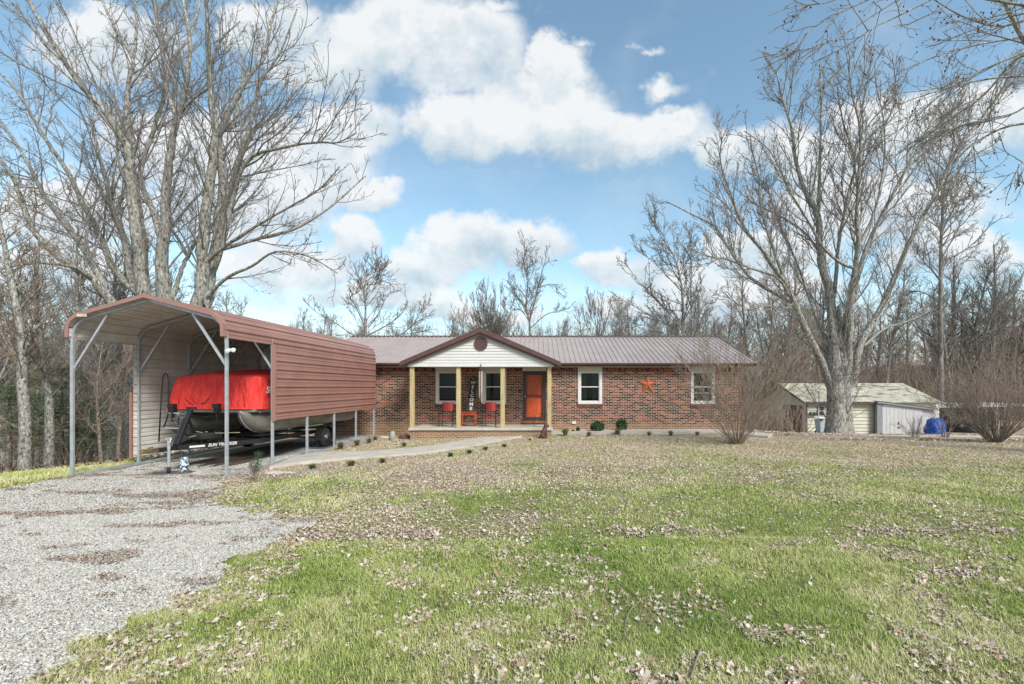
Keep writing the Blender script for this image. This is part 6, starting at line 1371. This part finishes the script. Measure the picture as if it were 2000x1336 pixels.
def leaves(name, n, y0, y1, s0, s1, base, label, fine=True, fx=None, col=0.0, streaks=False):
    x, y = sample(n, y0, y1) if fx is None else fx(n); g = green(x, y); cl = fbm(x, y, 1.6, 91); cl2 = vnoise(x, y, 5.5, 17); gr = in_gravel(x, y, .1)
    edge = (in_gravel(x, y, .1) ^ in_poly(x - .55, y - .15, GRAV)) & (fbm(x, y, 2.2, 66) > .42)
    dens = np.clip(base + (1 - g) * .75 + np.clip(cl - .51, 0, 1) * 3.4 * (cl2 > .45), 0, 1); dens = np.where(gr, .006 + .10 * (fbm(x, y * 3, .9, 12) > .66), dens); dens = np.where(edge, np.maximum(dens, .75), dens)
    if streaks: dens = np.where(in_gravel(x, y, .3), .9 * (fbm(x + y * .35, y * 3.2, .75, 12) > .64) + .5 * (fbm(x, y * 2, 1.5, 19) > .66) + .012, 0)
    keep = (rng.random(n) < dens) & ~(blocked(x, y) & (rng.random(n) > .012)); x, y = x[keep], y[keep]; n = len(x)
    s = rng.uniform(s0, s1, n) * np.where(rng.random(n) < .08, 1.6, 1); rz_ = rng.uniform(0, 6.283, n); tilt = rng.normal(0, .38, n); ta = rng.uniform(0, 6.283, n)
    if fine:
        ang = np.array([0, .5, 1.1, 1.75, 2.5, 3.14, 3.8, 4.5, 5.1, 5.75]); rad = np.array([1.15, .68, .85, .58, .72, .6, .75, .55, .85, .66])[None] * rng.uniform(.6, 1.15, (n, 10)); k = 10
    else:
        ang = np.array([0, 1.3, 3.14, 4.9]); rad = np.array([1.2, .65, 1, .65])[None] * rng.uniform(.7, 1.2, (n, 4)); k = 4
    X = rad * np.cos(ang)[None]; Y = rad * np.sin(ang)[None]; curl = rng.uniform(-.2, .75, n)[:, None]; Z = curl * Y ** 2 * 1.1 + rng.normal(0, .24, (n, k)) + rng.uniform(-.2, .5, n)[:, None] * X ** 2
    X = np.concatenate([np.zeros((n, 1)), X], 1); Y = np.concatenate([np.zeros((n, 1)), Y], 1); Z = np.concatenate([np.zeros((n, 1)), Z], 1) + (X * np.cos(ta)[:, None] + Y * np.sin(ta)[:, None]) * tilt[:, None]
    c, sn = np.cos(rz_)[:, None], np.sin(rz_)[:, None]; V = np.stack([x[:, None] + (X * c - Y * sn) * s[:, None], y[:, None] + (X * sn + Y * c) * s[:, None], (HG(x, y) + (.034 if streaks else .006) + rng.uniform(0, .018, n))[:, None] + np.maximum(Z, -.35) * s[:, None]], -1).reshape(-1, 3)
    j = np.arange(k); f = np.stack([np.zeros(k, int), 1 + j, 1 + (j + 1) % k], 1); F = (np.arange(n)[:, None, None] * (k + 1) + f[None]).reshape(-1, 3); T = np.repeat(np.clip(rng.beta(2.6, 2.0, n) + col, 0, 1), k + 1)
    o = link(name, np_mesh(name, V, F, T), M['leaf']); tag(o, label, 'leaves', None, 'stuff')
leaves('fallen_leaves', 95000, 2.1, 6, .008, .029, .02, 'dry pale leaves scattered over the near lawn')
leaves('fallen_leaves', 140000, 6, 11, .010, .024, .04, 'dry leaves lying in drifts across the middle of the lawn', False)
leaves('fallen_leaves', 230000, 11, 20.3, .011, .022, .06, 'carpet of tan fallen leaves in front of the house', False)
leaves('fallen_leaves', 40000, 17, 30, .035, .06, .3, 'fallen leaves on the ground around the large maple', False, lambda n: (rng.uniform(9, 34, n), rng.uniform(17, 30, n)))
leaves('fallen_leaves', 36000, 14, 40, .05, .09, 1, 'brown leaf litter on the floor of the wood at the left', False, lambda n: (lambda y: (rng.uniform(-22, -9.5, n) * (y / 18) ** .7 - 3.0, y))(rng.uniform(13.5, 34, n)), -.38)
leaves('leaf_debris', 260000, 2.4, 14, .007, .015, 0, 'dark brown leaf debris washed into streaks over the gravel', False, lambda n: (lambda y: (rng.uniform(-1.25, -.2, n) * y, y))(np.sqrt(rng.uniform(5, 196, n))), -.27, True)
M['pebble'] = mat('gravel_stones', (.5, .48, .46), .85, attr=True, spec=.2, ramp=[(0, (.19, .175, .15)), (.3, (.36, .34, .30)), (.7, (.51, .485, .435)), (1, (.70, .66, .59))])
def stones(n, y0, y1, s0, s1, label):
    y = np.sqrt(rng.uniform(y0 ** 2, y1 ** 2, n)); x = rng.uniform(-1.75, -.2, n) * y; k = in_gravel(x, y, .35); x, y = x[k], y[k]; n = len(x); s = rng.uniform(s0, s1, n)
    o6 = np.array([(1,0,.0),(.2,.8,.1),(-1,.1,0),(-.1,-.8,-.1),(0.1,.05,.55),(0,0,-.45)]); Vv = o6[None] * rng.uniform(.6, 1.25, (n, 6, 1)); a = rng.uniform(0, 6.283, n); ti = rng.normal(0, .28, (n, 2))
    X = Vv[..., 0] * np.cos(a)[:, None] - Vv[..., 1] * np.sin(a)[:, None]; Y = Vv[..., 0] * np.sin(a)[:, None] + Vv[..., 1] * np.cos(a)[:, None]; Z = Vv[..., 2] + X * ti[:, :1] + Y * ti[:, 1:]
    V = np.stack([x[:, None] + X * s[:, None], y[:, None] + Y * s[:, None], (HG(x, y) + .016 + rng.uniform(0, .01, n))[:, None] + Z * s[:, None]], -1).reshape(-1, 3); f8 = np.array([(0,1,4),(1,2,4),(2,3,4),(3,0,4),(1,0,5),(2,1,5),(3,2,5),(0,3,5)]); F = (np.arange(n)[:, None, None] * 6 + f8[None]).reshape(-1, 3)
    o = link('gravel_stones', np_mesh('gravel_stones', V, F, np.repeat(rng.beta(2.2, 1.6, n), 6)), M['pebble']); tag(o, label, 'gravel', None, 'stuff')
stones(330000, 2.0, 7.5, .009, .021, 'pale grey gravel stones on the near driveway')
stones(170000, 7.5, 14, .013, .025, 'pale grey gravel stones on the drive and under the carport')
for k, (za, zb_) in enumerate(((PZ(712, 23), PZ(600, 27)), (PZ(735, 23), PZ(640, 27)))):
    a = Vector((PX(1560 + 60 * k, 23), 23 + k, za)); b = Vector((PX(2250, 27), 27 + k, zb_)); P = [a.lerp(b, t / 14) - Vector((0, 0, .5 * math.sin(math.pi * t / 14))) for t in range(15)]
    tag(MB().tube(P, .012, 5).build('cable', M['black']), ('upper', 'lower')[k] + ' thin dark cable crossing in front of the wood right of the maple', 'cable')
def twig_on_ground(pts, r, label):
    P = [G(*p) for p in pts]; P = catmull([Vector((p.x, p.y, hg(p.x, p.y) + .035)) for p in P], 4); mb = MB(); mb.tube(P, [r * (1 - .6 * i / len(P)) for i in range(len(P))], 6); tag(mb.build('fallen_twig', M['twig_tan'], None, True), label, 'twig', 'fallen twigs on the lawn')
twig_on_ground([(1226,1255),(1222,1225),(1235,1195),(1265,1172)], .006, 'curved thin twig on the grass, left of the lawn centre')
twig_on_ground([(1455,1253),(1520,1243),(1590,1242),(1640,1245)], .005, 'long straight thin twig lying level on the near grass')
twig_on_ground([(1350,1336),(1358,1305),(1370,1275)], .009, 'short thick stick upright in the view at the bottom of the lawn')
twig_on_ground([(1765,1042),(1830,1037),(1875,1045),(1910,1058)], .007, 'dark forked twig on the right side of the lawn')
twig_on_ground([(1738,1070),(1780,1080),(1822,1092)], .012, 'pale broken stick on the right of the lawn')
